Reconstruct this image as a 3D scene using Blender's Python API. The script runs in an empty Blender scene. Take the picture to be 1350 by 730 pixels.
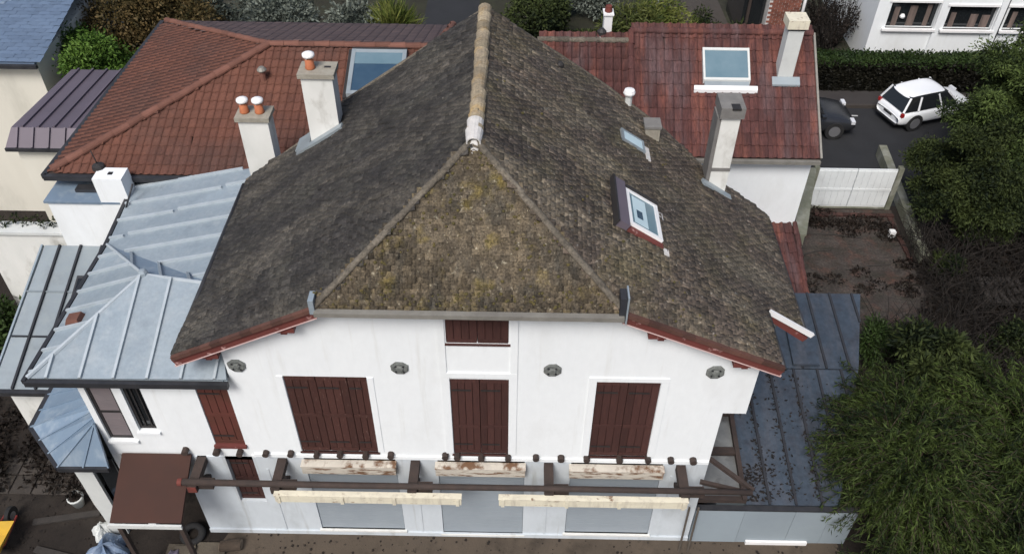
import bpy, math, random
import numpy as np
from mathutils import Vector, Matrix

random.seed(7)
RNG = np.random.default_rng(11)
SC = bpy.context.scene
COL = SC.collection
R = math.radians

# ------------------------------------------------------------------ camera, sky, sun, exposure
cam_d = bpy.data.cameras.new("camera")
cam = bpy.data.objects.new("camera", cam_d)
COL.objects.link(cam)
YAW, PIT, ROL, FPX = -0.00605, 0.7458, -0.0125, 1117.9
fw = Vector((math.sin(YAW) * math.cos(PIT), math.cos(YAW) * math.cos(PIT), -math.sin(PIT)))
rt = Vector((math.cos(YAW), -math.sin(YAW), 0))
dn = fw.cross(rt)
r2 = rt * math.cos(ROL) + dn * math.sin(ROL)
d2 = -rt * math.sin(ROL) + dn * math.cos(ROL)
mw = Matrix((r2, -d2, -fw)).transposed().to_4x4()
mw.translation = Vector((0.3156, -9.2189, 15.7756))
cam.matrix_world = mw
cam_d.sensor_width = 36.0
cam_d.sensor_fit = 'HORIZONTAL'
cam_d.lens = FPX / 1350.0 * 36.0
cam_d.clip_start = 0.1
cam_d.clip_end = 3000
SC.camera = cam

SUN_EL, SUN_AZ = R(52), R(-160)          # azimuth measured from +Y towards +X
w = bpy.data.worlds.new("World")
SC.world = w
w.use_nodes = True
nt = w.node_tree
bg = nt.nodes["Background"]
sky = nt.nodes.new("ShaderNodeTexSky")
sky.sky_type = 'NISHITA'
sky.sun_disc = False
sky.sun_elevation = SUN_EL
sky.sun_rotation = SUN_AZ
sky.air_density = 1.0
sky.dust_density = 4.0
sky.ozone_density = 0.6
nt.links.new(sky.outputs[0], bg.inputs[0])
bg.inputs[1].default_value = 0.07
sl = bpy.data.lights.new("sun", 'SUN')
sl.energy = 1.5
sl.angle = R(22)
sl.color = (1.0, 0.985, 0.965)
so = bpy.data.objects.new("sun", sl)
COL.objects.link(so)
sdir = Vector((math.sin(SUN_AZ) * math.cos(SUN_EL), math.cos(SUN_AZ) * math.cos(SUN_EL), math.sin(SUN_EL)))
so.rotation_euler = sdir.to_track_quat('Z', 'Y').to_euler()
so.location = sdir * 60
SC.view_settings.view_transform = 'Standard'
SC.view_settings.look = 'None'
SC.view_settings.gamma = 1.0
SC.view_settings.exposure = 0.92


# ------------------------------------------------------------------ materials
def srgb(r, g, b):
    f = lambda c: (c / 255 / 12.92) if c / 255 <= 0.04045 else ((c / 255 + 0.055) / 1.055) ** 2.4
    return (f(r), f(g), f(b))


def mat(name, c1, c2=None, scale=3.0, rough=0.8, metal=0.0, bump=0.15, bscale=None, c3=None, s3=0.6, t3=0.6,
        soft3=0.12, island=0.0, stretch=None, c4=None, s4=8.0, t4=0.62, soft4=0.05, spec=0.35, fine=None, streak=None):
    m = bpy.data.materials.new(name)
    m.use_nodes = True
    n, l = m.node_tree.nodes, m.node_tree.links
    bs = n["Principled BSDF"]
    geo = n.new("ShaderNodeNewGeometry")
    pos = geo.outputs["Position"]
    if stretch:
        vm = n.new("ShaderNodeVectorMath")
        vm.operation = 'MULTIPLY'
        vm.inputs[1].default_value = stretch
        l.new(pos, vm.inputs[0])
        pos = vm.outputs[0]

    def noise(s, det=6):
        t = n.new("ShaderNodeTexNoise")
        t.inputs["Scale"].default_value = s
        t.inputs["Detail"].default_value = det
        t.inputs["Roughness"].default_value = 0.62
        l.new(pos, t.inputs["Vector"])
        return t

    def mix(fac, a, b):
        x = n.new("ShaderNodeMix")
        x.data_type = 'RGBA'
        l.new(fac, x.inputs[0])
        for s, v in ((x.inputs[6], a), (x.inputs[7], b)):
            if isinstance(v, tuple):
                s.default_value = (*v, 1)
            else:
                l.new(v, s)
        return x.outputs[2]

    def ramp(fac, a, b):
        r = n.new("ShaderNodeMapRange")
        r.inputs[1].default_value = a
        r.inputs[2].default_value = b
        l.new(fac, r.inputs[0])
        return r.outputs[0]
    c2 = c2 or c1
    t1 = noise(scale)
    col = mix(ramp(t1.outputs[0], 0.3, 0.7), c1, c2)
    if c3:
        col = mix(ramp(noise(s3, 8).outputs[0], t3 - soft3, t3 + soft3), col, c3)
    if c4:
        col = mix(ramp(noise(s4, 4).outputs[0], t4 - soft4, t4 + soft4), col, c4)
    if streak:
        vs_ = n.new("ShaderNodeVectorMath")
        vs_.operation = 'MULTIPLY'
        vs_.inputs[1].default_value = streak[1]
        l.new(geo.outputs["Position"], vs_.inputs[0])
        keep_pos, pos = pos, vs_.outputs[0]
        col = mix(ramp(noise(streak[2], 7).outputs[0], streak[3] - .1, streak[3] + .1), col, streak[0])
        pos = keep_pos
    if fine:
        tf = noise(fine[0], 3)
        mf = n.new("ShaderNodeMapRange")
        mf.inputs[1].default_value = 0.3
        mf.inputs[2].default_value = 0.7
        mf.inputs[3].default_value = 1 - fine[1]
        mf.inputs[4].default_value = 1 + fine[1]
        l.new(tf.outputs[0], mf.inputs[0])
        vf = n.new("ShaderNodeVectorMath")
        vf.operation = 'SCALE'
        l.new(col, vf.inputs[0])
        l.new(mf.outputs[0], vf.inputs["Scale"])
        col = vf.outputs[0]
    if island:
        oi = n.new("ShaderNodeObjectInfo")
        ad = n.new("ShaderNodeMath")
        ad.operation = 'ADD'
        l.new(geo.outputs["Random Per Island"], ad.inputs[0])
        l.new(oi.outputs["Random"], ad.inputs[1])
        fr = n.new("ShaderNodeMath")
        fr.operation = 'FRACT'
        l.new(ad.outputs[0], fr.inputs[0])
        mr = n.new("ShaderNodeMapRange")
        mr.inputs[3].default_value = 1 - island
        mr.inputs[4].default_value = 1 + island
        l.new(fr.outputs[0], mr.inputs[0])
        vm = n.new("ShaderNodeVectorMath")
        vm.operation = 'SCALE'
        l.new(col, vm.inputs[0])
        l.new(mr.outputs[0], vm.inputs["Scale"])
        col = vm.outputs[0]
    l.new(col, bs.inputs["Base Color"])
    bs.inputs["Roughness"].default_value = rough
    bs.inputs["Metallic"].default_value = metal
    bs.inputs["Specular IOR Level"].default_value = spec
    if bump:
        bt = noise(bscale or scale * 6, 5)
        b = n.new("ShaderNodeBump")
        b.inputs["Strength"].default_value = bump
        b.inputs["Distance"].default_value = 0.02
        l.new(bt.outputs[0], b.inputs["Height"])
        l.new(b.outputs[0], bs.inputs["Normal"])
    return m


def leafmat(name, dark, light, rough=0.55):
    m = bpy.data.materials.new(name)
    m.use_nodes = True
    n, l = m.node_tree.nodes, m.node_tree.links
    bs = n["Principled BSDF"]
    geo = n.new("ShaderNodeNewGeometry")
    tn = n.new("ShaderNodeTexNoise")
    tn.inputs["Scale"].default_value = 1.1
    tn.inputs["Detail"].default_value = 4
    l.new(geo.outputs["Position"], tn.inputs["Vector"])
    ad = n.new("ShaderNodeMath")
    ad.operation = 'MULTIPLY_ADD'
    l.new(geo.outputs["Random Per Island"], ad.inputs[0])
    ad.inputs[1].default_value = 0.35
    l.new(tn.outputs[0], ad.inputs[2])
    mr = n.new("ShaderNodeMapRange")
    mr.inputs[1].default_value = 0.48
    mr.inputs[2].default_value = 0.92
    l.new(ad.outputs[0], mr.inputs[0])
    x = n.new("ShaderNodeMix")
    x.data_type = 'RGBA'
    l.new(mr.outputs[0], x.inputs[0])
    x.inputs[6].default_value = (*dark, 1)
    x.inputs[7].default_value = (*light, 1)
    l.new(x.outputs[2], bs.inputs["Base Color"])
    bs.inputs["Roughness"].default_value = rough
    bs.inputs["Specular IOR Level"].default_value = 0.12
    return m


M = {}
M['render'] = mat('white_render', (0.775, 0.805, 0.815), (0.74, 0.77, 0.785), 1.1, 0.9, bump=0.08, bscale=30,
                  c3=(0.67, 0.69, 0.69), s3=0.8, t3=0.64, stretch=(1, 1, 0.45), streak=((0.655, 0.67, 0.66), (5, 5, 0.35), 0.9, 0.68), fine=(9, .02))
M['render_dirty'] = mat('weathered_white_render', (0.72, 0.72, 0.69), (0.60, 0.61, 0.58), 1.6, 0.9, bump=0.1, bscale=25,
                        c3=(0.33, 0.32, 0.28), s3=2.2, t3=0.66, stretch=(1, 1, 0.5))
M['render_cream'] = mat('cream_render', (0.68, 0.66, 0.58), (0.60, 0.58, 0.51), 0.8, 0.9, bump=0.05, bscale=25,
                        c3=(0.45, 0.44, 0.38), s3=0.8, t3=0.68, stretch=(1, 1, 0.4))
M['tile_grey'] = mat('dark_weathered_tile', (0.030, 0.028, 0.027), (0.047, 0.043, 0.040), 2.2, 0.92, bump=0.6, bscale=40,
                     c3=(0.066, 0.062, 0.052), s3=1.3, t3=0.60, island=0.36, c4=(0.15, 0.145, 0.13), s4=12, t4=0.69, fine=(26, 0.45),
                     streak=((0.092, 0.082, 0.068), (0.5, 1.3, 0.6), 1.1, 0.59))
M['tile_brown'] = mat('lichened_brown_tile', (0.155, 0.120, 0.090), (0.088, 0.070, 0.058), 1.1, 0.92, bump=0.6, bscale=40,
                      c3=(0.160, 0.132, 0.078), s3=1.2, t3=0.58, island=0.36, c4=(0.30, 0.275, 0.23), s4=13, t4=0.67, fine=(26, 0.45),
                      streak=((0.21, 0.175, 0.125), (0.45, 1.4, 0.6), 1.0, 0.58))
M['tile_moss'] = mat('mossy_hip_tile', (0.130, 0.102, 0.066), (0.066, 0.055, 0.041), 3.5, 0.95, bump=0.8, bscale=45,
                     c3=(0.15, 0.115, 0.030), s3=2.2, t3=0.65, soft3=0.10, island=0.38, c4=(0.27, 0.24, 0.175), s4=13, t4=0.66, fine=(30, 0.55),
                     streak=((0.045, 0.043, 0.037), (1.6, 1.0, 0.5), 1.4, 0.60))
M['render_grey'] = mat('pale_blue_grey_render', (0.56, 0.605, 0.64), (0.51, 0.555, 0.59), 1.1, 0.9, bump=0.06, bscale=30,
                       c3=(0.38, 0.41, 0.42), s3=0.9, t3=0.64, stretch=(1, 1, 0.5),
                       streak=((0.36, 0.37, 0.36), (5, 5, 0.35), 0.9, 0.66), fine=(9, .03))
M['ridge'] = mat('lichened_ridge_tile', (0.30, 0.25, 0.17), (0.20, 0.165, 0.12), 4, 0.9, bump=0.5, bscale=30, island=0.25,
                 c3=(0.34, 0.215, 0.07), s3=3, t3=0.64, fine=(22, .3))
M['hip'] = mat('lichened_hip_tile', (0.15, 0.13, 0.10), (0.085, 0.075, 0.062), 5, 0.9, bump=0.5, bscale=30, island=0.3, fine=(25, .4))
M['verge'] = mat('brown_verge_tile', (0.10, 0.045, 0.033), (0.07, 0.035, 0.028), 4, 0.9, bump=0.3, island=0.3)
M['mortar'] = mat('white_mortar', (0.62, 0.60, 0.58), (0.45, 0.44, 0.42), 9, 0.9, bump=0.5, bscale=30)
M['moss'] = mat('moss', (0.060, 0.056, 0.022), (0.12, 0.095, 0.035), 8, 1.0, bump=0.6, bscale=80)
M['tile_red'] = mat('red_clay_tile', (0.090, 0.034, 0.030), (0.056, 0.026, 0.025), 1.2, 0.88, bump=0.3, bscale=40, island=0.16,
                    c3=(0.17, 0.062, 0.044), s3=0.9, t3=0.60, stretch=(4.0, 0.7, 0.7), c4=(0.10, 0.066, 0.068), s4=0.5, t4=0.62, soft4=0.1, fine=(12, .35))
M['tile_rust'] = mat('rust_brown_tile', (0.125, 0.051, 0.034), (0.100, 0.043, 0.031), 0.9, 0.88, bump=0.2, bscale=40, island=0.12,
                     c3=(0.078, 0.042, 0.034), s3=0.6, t3=0.60, fine=(20, .16))
M['tile_mauve'] = mat('faded_rust_tile', (0.22, 0.145, 0.128), (0.185, 0.122, 0.11), 0.9, 0.85, bump=0.2, bscale=40, island=0.10)
M['rust_cap'] = mat('rust_hip_cap', (0.175, 0.080, 0.058), (0.13, 0.058, 0.042), 3, 0.85, bump=0.25, island=0.2)
M['zinc'] = mat('pale_zinc', (0.29, 0.345, 0.385), (0.25, 0.30, 0.34), 1.2, 0.38, 0.2, bump=0.35, bscale=2.2,
                c3=(0.315, 0.365, 0.40), s3=0.9, t3=0.58, island=0.07, c4=(0.22, 0.265, 0.30), s4=2.2, t4=0.66, soft4=0.1,
                streak=((0.325, 0.37, 0.40), (3, 3, 0.6), 1.5, 0.60), fine=(14, .07))
M['zinc_seam'] = mat('zinc_seam_highlight', (0.46, 0.51, 0.545), (0.38, 0.43, 0.46), 4, 0.4, 0.2, bump=0.1)  # seam highlight put into the colour, paler than the zinc sheets
M['zinc_blue'] = mat('blue_grey_zinc', (0.21, 0.285, 0.37), (0.18, 0.245, 0.325), 1.2, 0.38, 0.2, bump=0.35, bscale=2.5, island=0.06,
                     streak=((0.28, 0.345, 0.41), (3, 3, 0.6), 1.5, 0.60))
M['zinc_dull'] = mat('dull_zinc', (0.29, 0.335, 0.36), (0.25, 0.29, 0.315), 1.5, 0.42, 0.2, bump=0.35, bscale=2.5, island=0.08,
                     c3=(0.21, 0.235, 0.25), s3=1.2, t3=0.62, streak=((0.29, 0.33, 0.345), (3, 3, 0.6), 1.5, 0.60))
M['zinc_dark'] = mat('dirty_slate_blue_zinc', (0.052, 0.069, 0.092), (0.040, 0.054, 0.074), 1.3, 0.5, 0.1, bump=0.3, bscale=3, island=0.1,
                     c3=(0.036, 0.036, 0.043), s3=1.6, t3=0.62, streak=((0.066, 0.074, 0.090), (3, .8, 1), 1.2, 0.58), fine=(10, .2))
M['seam_dark'] = mat('dark_seam', (0.018, 0.020, 0.026), (0.03, 0.032, 0.038), 5, 0.8, 0.0, bump=0)
M['gutter'] = mat('gutter_dark', (0.035, 0.037, 0.042), (0.06, 0.06, 0.065), 4, 0.5, 0.4, bump=0)
M['gutter_pale'] = mat('gutter_pale', (0.28, 0.27, 0.24), (0.2, 0.19, 0.17), 4, 0.6, 0.3, bump=0.1)
M['purple'] = mat('aubergine_metal', (0.12, 0.10, 0.125), (0.105, 0.088, 0.108), 1.2, 0.5, 0.05, bump=0.03, island=0.08)
M['slate_blue'] = mat('blue_slate', (0.13, 0.18, 0.26), (0.11, 0.155, 0.23), 1.5, 0.5, 0.1, bump=0.1, island=0.1)
M['shutter'] = mat('brown_shutter_paint', (0.066, 0.027, 0.022), (0.046, 0.019, 0.017), 5, 0.75, bump=0.2, bscale=40,
                   stretch=(8, 8, 0.8), island=0.2, c4=(0.12, 0.07, 0.06), s4=6, t4=0.74, soft4=0.05)
M['shutter_worn'] = mat('flaking_shutter_paint', (0.066, 0.026, 0.02), (0.048, 0.019, 0.016), 5, 0.75, bump=0.3, bscale=40,
                        stretch=(8, 8, 1.2), c4=(0.20, 0.13, 0.11), s4=5.5, t4=0.66, soft4=0.03, island=0.2)
M['shutter_rust'] = mat('rusty_shutter', (0.075, 0.03, 0.02), (0.12, 0.035, 0.028), 1.6, 0.7, bump=0.1)
M['red_wood'] = mat('red_painted_wood', (0.15, 0.04, 0.033), (0.11, 0.032, 0.027), 3, 0.8, bump=0.2, bscale=30, c4=(0.45, 0.26, 0.24), s4=6, t4=0.66)
M['pink_wood'] = mat('pink_soffit', (0.55, 0.34, 0.32), (0.62, 0.50, 0.48), 3, 0.8, bump=0.1)
M['dark_wood'] = mat('dark_timber', (0.055, 0.038, 0.032), (0.035, 0.027, 0.024), 6, 0.8, bump=0.4, bscale=40)
M['red_end'] = mat('red_painted_end', (0.16, 0.04, 0.03), (0.10, 0.03, 0.025), 6, 0.8, bump=0.2)
M['cream_board'] = mat('cream_board', (0.70, 0.66, 0.52), (0.60, 0.56, 0.45), 3, 0.8, bump=0.2, bscale=30,
                       c4=(0.22, 0.14, 0.09), s4=5.0, t4=0.66, soft4=0.04, stretch=(1, 1, 3), streak=((0.5, 0.46, 0.37), (6, 6, 1), 1.5, 0.6))
M['peel_board'] = mat('peeling_board', (0.62, 0.58, 0.50), (0.50, 0.46, 0.40), 3, 0.85, bump=0.4, bscale=30,
                      c4=(0.17, 0.095, 0.055), s4=2.6, t4=0.56, soft4=0.06, stretch=(1.3, 1, 5))
M['roller'] = mat('grey_roller_slat', (0.30, 0.34, 0.375), (0.27, 0.31, 0.345), 2, 0.6, bump=0.05)
M['roller_mauve'] = mat('mauve_blind', (0.19, 0.16, 0.165), (0.16, 0.14, 0.145), 2, 0.7, bump=0.05)
M['black_frame'] = mat('black_frame', (0.022, 0.02, 0.02), (0.03, 0.028, 0.028), 4, 0.6, bump=0)
M['anchor'] = mat('weathered_iron', (0.19, 0.20, 0.19), (0.10, 0.11, 0.105), 14, 0.8, 0.1, bump=0.5, bscale=40)
M['glass'] = mat('dark_glass', (0.012, 0.014, 0.016), None, 2, 0.08, bump=0, spec=0.6)
M['glass_blue'] = mat('sky_glass', (0.13, 0.215, 0.26), (0.17, 0.255, 0.30), 2.2, 0.14, 0.2, bump=0, spec=0.6)
M['glass_deep'] = mat('deep_blue_glass', (0.035, 0.075, 0.125), (0.055, 0.10, 0.15), 2.0, 0.1, 0.2, bump=0, spec=0.6)
M['glass_dirty'] = mat('dirty_glass', (0.20, 0.205, 0.20), (0.13, 0.135, 0.135), 3, 0.25, bump=0.1, c3=(0.06, 0.055, 0.05), s3=2, t3=0.62)
M['blind'] = mat('pale_blind', (0.50, 0.62, 0.66), (0.42, 0.55, 0.60), 3, 0.5, bump=0)
M['white_paint'] = mat('white_paint', (0.80, 0.80, 0.80), (0.74, 0.74, 0.74), 2, 0.5, bump=0.03)
M['white_aged'] = mat('aged_white_paint', (0.60, 0.62, 0.60), (0.52, 0.54, 0.53), 2.5, 0.7, bump=0.1, c3=(0.40, 0.41, 0.39), s3=1.5, t3=0.68)
M['gate_white'] = mat('gate_white_paint', (0.70, 0.73, 0.73), (0.63, 0.66, 0.665), 1.6, 0.6, bump=0.05, c3=(0.52, 0.54, 0.54), s3=1.2, t3=0.64)
M['pot'] = mat('terracotta', (0.46, 0.16, 0.07), (0.36, 0.12, 0.06), 8, 0.8, bump=0.2)
M['cap_stone'] = mat('chimney_cap', (0.24, 0.22, 0.18), (0.33, 0.31, 0.26), 7, 0.95, bump=0.5, bscale=30)
M['cement'] = mat('grey_cement', (0.20, 0.195, 0.185), (0.14, 0.135, 0.13), 5, 0.95, bump=0.4, bscale=30)
M['canopy'] = mat('brown_membrane', (0.058, 0.026, 0.019), (0.046, 0.023, 0.018), 1.4, 0.9, bump=0.05)
M['lowwall'] = mat('pale_blue_grey_panel', (0.27, 0.32, 0.355), (0.24, 0.285, 0.32), 1.2, 0.7, bump=0.05, island=0.05)
M['brick_old'] = mat('dark_old_brick', (0.055, 0.025, 0.02), (0.04, 0.021, 0.018), 3, 0.95, bump=0.3, island=0.3)
M['brick'] = mat('red_brick', (0.20, 0.075, 0.05), (0.15, 0.06, 0.045), 3, 0.9, bump=0.3, island=0.25)
M['mossy'] = mat('mossy_masonry', (0.20, 0.20, 0.16), (0.11, 0.12, 0.08), 4, 0.95, bump=0.4, c3=(0.35, 0.35, 0.32), s3=2, t3=0.62)
M['ground'] = mat('bare_soil', (0.022, 0.017, 0.014), (0.015, 0.012, 0.010), 1.3, 1.0, bump=0.8, bscale=12,
                  c3=(0.04, 0.033, 0.027), s3=0.9, t3=0.62, c4=(0.010, 0.008, 0.007), s4=5, t4=0.62)
M['sand'] = mat('sandy_path', (0.092, 0.072, 0.054), (0.07, 0.056, 0.043), 1.6, 1.0, bump=0.6, bscale=25,
                c3=(0.042, 0.033, 0.025), s3=1.8, t3=0.63, c4=(0.022, 0.018, 0.014), s4=7, t4=0.67)
M['court'] = mat('courtyard_gravel', (0.066, 0.055, 0.048), (0.05, 0.042, 0.038), 1.5, 1.0, bump=0.7, bscale=30,
                 c3=(0.03, 0.025, 0.022), s3=1.3, t3=0.55, c4=(0.075, 0.04, 0.03), s4=2.3, t4=0.60, soft4=0.12, fine=(16, .4), streak=((0.028, 0.026, 0.020), (1, 2.2, 1), 1.6, 0.56))
M['asphalt'] = mat('asphalt', (0.025, 0.026, 0.029), (0.019, 0.020, 0.022), 1.5, 0.85, bump=0.3, bscale=60)
M['pavement'] = mat('pavement', (0.045, 0.041, 0.04), (0.034, 0.03, 0.03), 2, 0.9, bump=0.3, bscale=40)
M['paving'] = mat('grey_paving', (0.062, 0.054, 0.047), (0.048, 0.041, 0.036), 2.5, 0.95, bump=0.5, bscale=20, c4=(0.05, 0.04, 0.03), s4=5, t4=0.64, island=0.2)
M['lawn'] = mat('garden_soil', (0.030, 0.032, 0.018), (0.022, 0.02, 0.014), 1.4, 1.0, bump=0.8, bscale=15, c3=(0.07, 0.066, 0.05), s3=0.6, t3=0.66)
M['road_line'] = mat('road_paint', (0.5, 0.5, 0.5), (0.35, 0.35, 0.35), 8, 0.8, bump=0)
M['bark'] = mat('bark', (0.075, 0.055, 0.04), (0.045, 0.035, 0.027), 7, 0.95, bump=0.6, bscale=30)
M['bark_pale'] = mat('pale_bark', (0.16, 0.14, 0.12), (0.10, 0.09, 0.075), 7, 0.95, bump=0.5, bscale=30)
M['twig'] = mat('dead_twigs', (0.022, 0.018, 0.015), (0.012, 0.010, 0.009), 5, 1.0, bump=0, island=0.5)
M['leaf_bamboo'] = leafmat('bamboo_leaf', (0.007, 0.013, 0.006), (0.058, 0.084, 0.020), 0.7)
M['leaf_dark'] = leafmat('dark_leaf', (0.007, 0.012, 0.006), (0.055, 0.072, 0.022), 0.7)
M['leaf_tree'] = leafmat('tree_leaf', (0.010, 0.018, 0.008), (0.085, 0.12, 0.034), 0.7)
M['leaf_olive'] = leafmat('olive_leaf', (0.030, 0.045, 0.014), (0.095, 0.105, 0.03))
M['leaf_hedge'] = leafmat('hedge_leaf', (0.014, 0.026, 0.009), (0.036, 0.060, 0.017))
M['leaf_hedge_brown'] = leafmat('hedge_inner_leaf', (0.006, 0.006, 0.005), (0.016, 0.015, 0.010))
M['leaf_bright'] = leafmat('bright_leaf', (0.03, 0.07, 0.012), (0.095, 0.165, 0.03))
M['leaf_russet'] = leafmat('russet_leaf', (0.035, 0.033, 0.014), (0.125, 0.085, 0.035))
M['leaf_silver'] = leafmat('silver_leaf', (0.04, 0.05, 0.042), (0.20, 0.225, 0.19))
M['leaf_yellow'] = leafmat('yellow_grass_leaf', (0.05, 0.075, 0.015), (0.17, 0.18, 0.05))
M['leaf_brown'] = leafmat('dry_leaf', (0.009, 0.007, 0.006), (0.026, 0.020, 0.016))
M['car_white'] = mat('white_car_paint', (0.78, 0.80, 0.82), None, 2, 0.22, bump=0, spec=0.6)
M['car_grey'] = mat('dark_grey_car_paint', (0.035, 0.037, 0.042), (0.04, 0.042, 0.047), 2, 0.25, 0.4, bump=0, spec=0.6)
M['rubber'] = mat('rubber', (0.015, 0.015, 0.016), (0.022, 0.022, 0.022), 5, 0.85, bump=0.1)
M['rim'] = mat('alloy', (0.5, 0.5, 0.52), None, 2, 0.35, 0.8, bump=0)
M['lamp_red'] = mat('red_lamp', (0.30, 0.02, 0.02), None, 2, 0.25, bump=0)
M['lamp_clear'] = mat('clear_lamp', (0.6, 0.62, 0.65), None, 2, 0.15, bump=0)
M['tarp'] = mat('blue_tarp', (0.10, 0.16, 0.26), (0.20, 0.25, 0.33), 7, 0.5, bump=0.5, bscale=14, c4=(0.5, 0.52, 0.55), s4=5, t4=0.66)
M['yellow'] = mat('yellow_plastic', (0.55, 0.36, 0.05), (0.46, 0.30, 0.05), 5, 0.5, bump=0.05)
M['red_plastic'] = mat('red_plastic', (0.22, 0.03, 0.025), (0.16, 0.025, 0.02), 4, 0.5, bump=0)
M['stone'] = mat('beige_slab', (0.105, 0.09, 0.068), (0.075, 0.063, 0.05), 5, 0.95, bump=0.6, bscale=20, island=0.15)
M['lilac'] = mat('lilac_bag', (0.22, 0.19, 0.25), (0.15, 0.13, 0.18), 7, 0.6, bump=0.4)
M['wood_pale'] = mat('pale_wood', (0.20, 0.16, 0.12), (0.14, 0.11, 0.085), 6, 0.9, bump=0.4)
M['wood_grey'] = mat('grey_weathered_wood', (0.10, 0.085, 0.07), (0.07, 0.06, 0.05), 6, 0.9, bump=0.4)
M['wood_dark'] = mat('dark_damp_wood', (0.045, 0.04, 0.036), (0.03, 0.027, 0.025), 6, 0.95, bump=0.4)
M['curtain'] = mat('curtain', (0.20, 0.15, 0.13), (0.07, 0.055, 0.05), 2.2, 0.9, bump=0, stretch=(3, 3, 0.3))
M['litter'] = mat('wet_leaf_litter', (0.013, 0.011, 0.011), (0.022, 0.018, 0.016), 10, 1.0, bump=0, island=0.5)


# ------------------------------------------------------------------ builders
class MB:
    def __init__(s):
        s.v, s.f = [], []

    def add(s, vs, fs):
        o = len(s.v)
        s.v += [tuple(p) for p in vs]
        s.f += [tuple(i + o for i in f) for f in fs]
        return s

    def box(s, x0, x1, y0, y1, z0, z1):
        return s.hexa([(x0, y0, z0), (x1, y0, z0), (x1, y1, z0), (x0, y1, z0), (x0, y0, z1), (x1, y0, z1), (x1, y1, z1), (x0, y1, z1)])

    def hexa(s, p):
        return s.add(p, [(3, 2, 1, 0), (4, 5, 6, 7), (0, 1, 5, 4), (1, 2, 6, 5), (2, 3, 7, 6), (3, 0, 4, 7)])

    def bar(s, p0, p1, wd, ht, up=(0, 0, 1)):
        p0, p1 = Vector(p0), Vector(p1)
        d = (p1 - p0).normalized()
        sd = d.cross(Vector(up))
        if sd.length < 1e-4:
            sd = d.cross(Vector((0, 1, 0)))
        sd.normalize()
        u = sd.cross(d).normalized()
        a, b = sd * wd / 2, u * ht / 2
        return s.hexa([p0 - a - b, p0 + a - b, p1 + a - b, p1 - a - b, p0 - a + b, p0 + a + b, p1 + a + b, p1 - a + b])

    def tube(s, pts, rad, n=8, cap=True):
        pts = [Vector(p) for p in pts]
        if not hasattr(rad, '__len__'):
            rad = [rad] * len(pts)
        rings = []
        for i, p in enumerate(pts):
            d = (pts[min(i + 1, len(pts) - 1)] - pts[max(i - 1, 0)]).normalized()
            a = d.cross(Vector((0, 0, 1)))
            if a.length < 0.05:
                a = d.cross(Vector((0, 1, 0)))
            a.normalize()
            b = d.cross(a)
            rings.append([p + (a * math.cos(2 * math.pi * k / n) + b * math.sin(2 * math.pi * k / n)) * rad[i] for k in range(n)])
        o = len(s.v)
        for r_ in rings:
            s.v += [tuple(q) for q in r_]
        for i in range(len(rings) - 1):
            for k in range(n):
                s.f.append((o + i * n + k, o + i * n + (k + 1) % n, o + (i + 1) * n + (k + 1) % n, o + (i + 1) * n + k))
        if cap:
            s.f.append(tuple(o + k for k in reversed(range(n))))
            s.f.append(tuple(o + (len(rings) - 1) * n + k for k in range(n)))
        return s

    def lathe(s, c, prof, n=12):
        o = len(s.v)
        for r_, z in prof:
            for k in range(n):
                t = 2 * math.pi * k / n
                s.v.append((c[0] + r_ * math.cos(t), c[1] + r_ * math.sin(t), c[2] + z))
        for i in range(len(prof) - 1):
            for k in range(n):
                s.f.append((o + i * n + k, o + i * n + (k + 1) % n, o + (i + 1) * n + (k + 1) % n, o + (i + 1) * n + k))
        s.f.append(tuple(o + k for k in reversed(range(n))))
        s.f.append(tuple(o + (len(prof) - 1) * n + k for k in range(n)))
        return s

    def slab(s, poly, nrm, t):
        """polygon (list of 3D points, counter-clockwise from outside) extruded inwards by t"""
        nv = Vector(nrm)
        n = len(poly)
        top = [Vector(p) for p in poly]
        bot = [p - nv * t for p in top]
        fs = [tuple(range(n)), tuple(reversed(range(n, 2 * n)))]
        for i in range(n):
            j = (i + 1) % n
            fs.append((j, i, n + i, n + j))
        return s.add(top + bot, fs)

    def build(s, name, m, parent=None, smooth=False):
        off = Vector((0, 0, 0))
        if parent is not None:
            q = parent
            while q.parent is not None:
                q = q.parent
            off = q.location
        me = bpy.data.meshes.new(name)
        me.from_pydata([(a - off[0], b - off[1], c - off[2]) for a, b, c in s.v], [], s.f)
        me.materials.append(m)
        if smooth:
            me.polygons.foreach_set("use_smooth", [True] * len(me.polygons))
        me.update()
        o = bpy.data.objects.new(name, me)
        COL.objects.link(o)
        if parent is not None:
            o.parent = parent
        return o


def tag(o, label=None, cat=None, group=None, kind=None):
    if label:
        o["label"] = label
    if cat:
        o["category"] = cat
    if group:
        o["group"] = group
    if kind:
        o["kind"] = kind
    return o


def thing(name, label, cat, loc, group=None):
    e = bpy.data.objects.new(name, None)
    e.location = loc
    e.empty_display_size = 0.2
    COL.objects.link(e)
    return tag(e, label, cat, group)


def bx(name, m, parent, *a):
    return MB().box(*a).build(name, m, parent)


def rootloc(o):
    while o.parent is not None:
        o = o.parent
    return Vector(o.location)


def npmesh(name, verts, faces4, m, parent=None):
    """fast mesh of quads from numpy arrays"""
    off = rootloc(parent) if parent is not None else Vector((0, 0, 0))
    verts = np.asarray(verts, np.float32) - np.array(off, np.float32)
    me = bpy.data.meshes.new(name)
    nv, nf = len(verts), len(faces4)
    me.vertices.add(nv)
    me.vertices.foreach_set("co", verts.ravel())
    me.loops.add(nf * 4)
    me.loops.foreach_set("vertex_index", np.asarray(faces4, np.int32).ravel())
    me.polygons.add(nf)
    me.polygons.foreach_set("loop_start", np.arange(nf, dtype=np.int32) * 4)
    me.update(calc_edges=True)
    me.validate()
    me.materials.append(m)
    o = bpy.data.objects.new(name, me)
    COL.objects.link(o)
    if parent is not None:
        o.parent = parent
    return o


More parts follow.
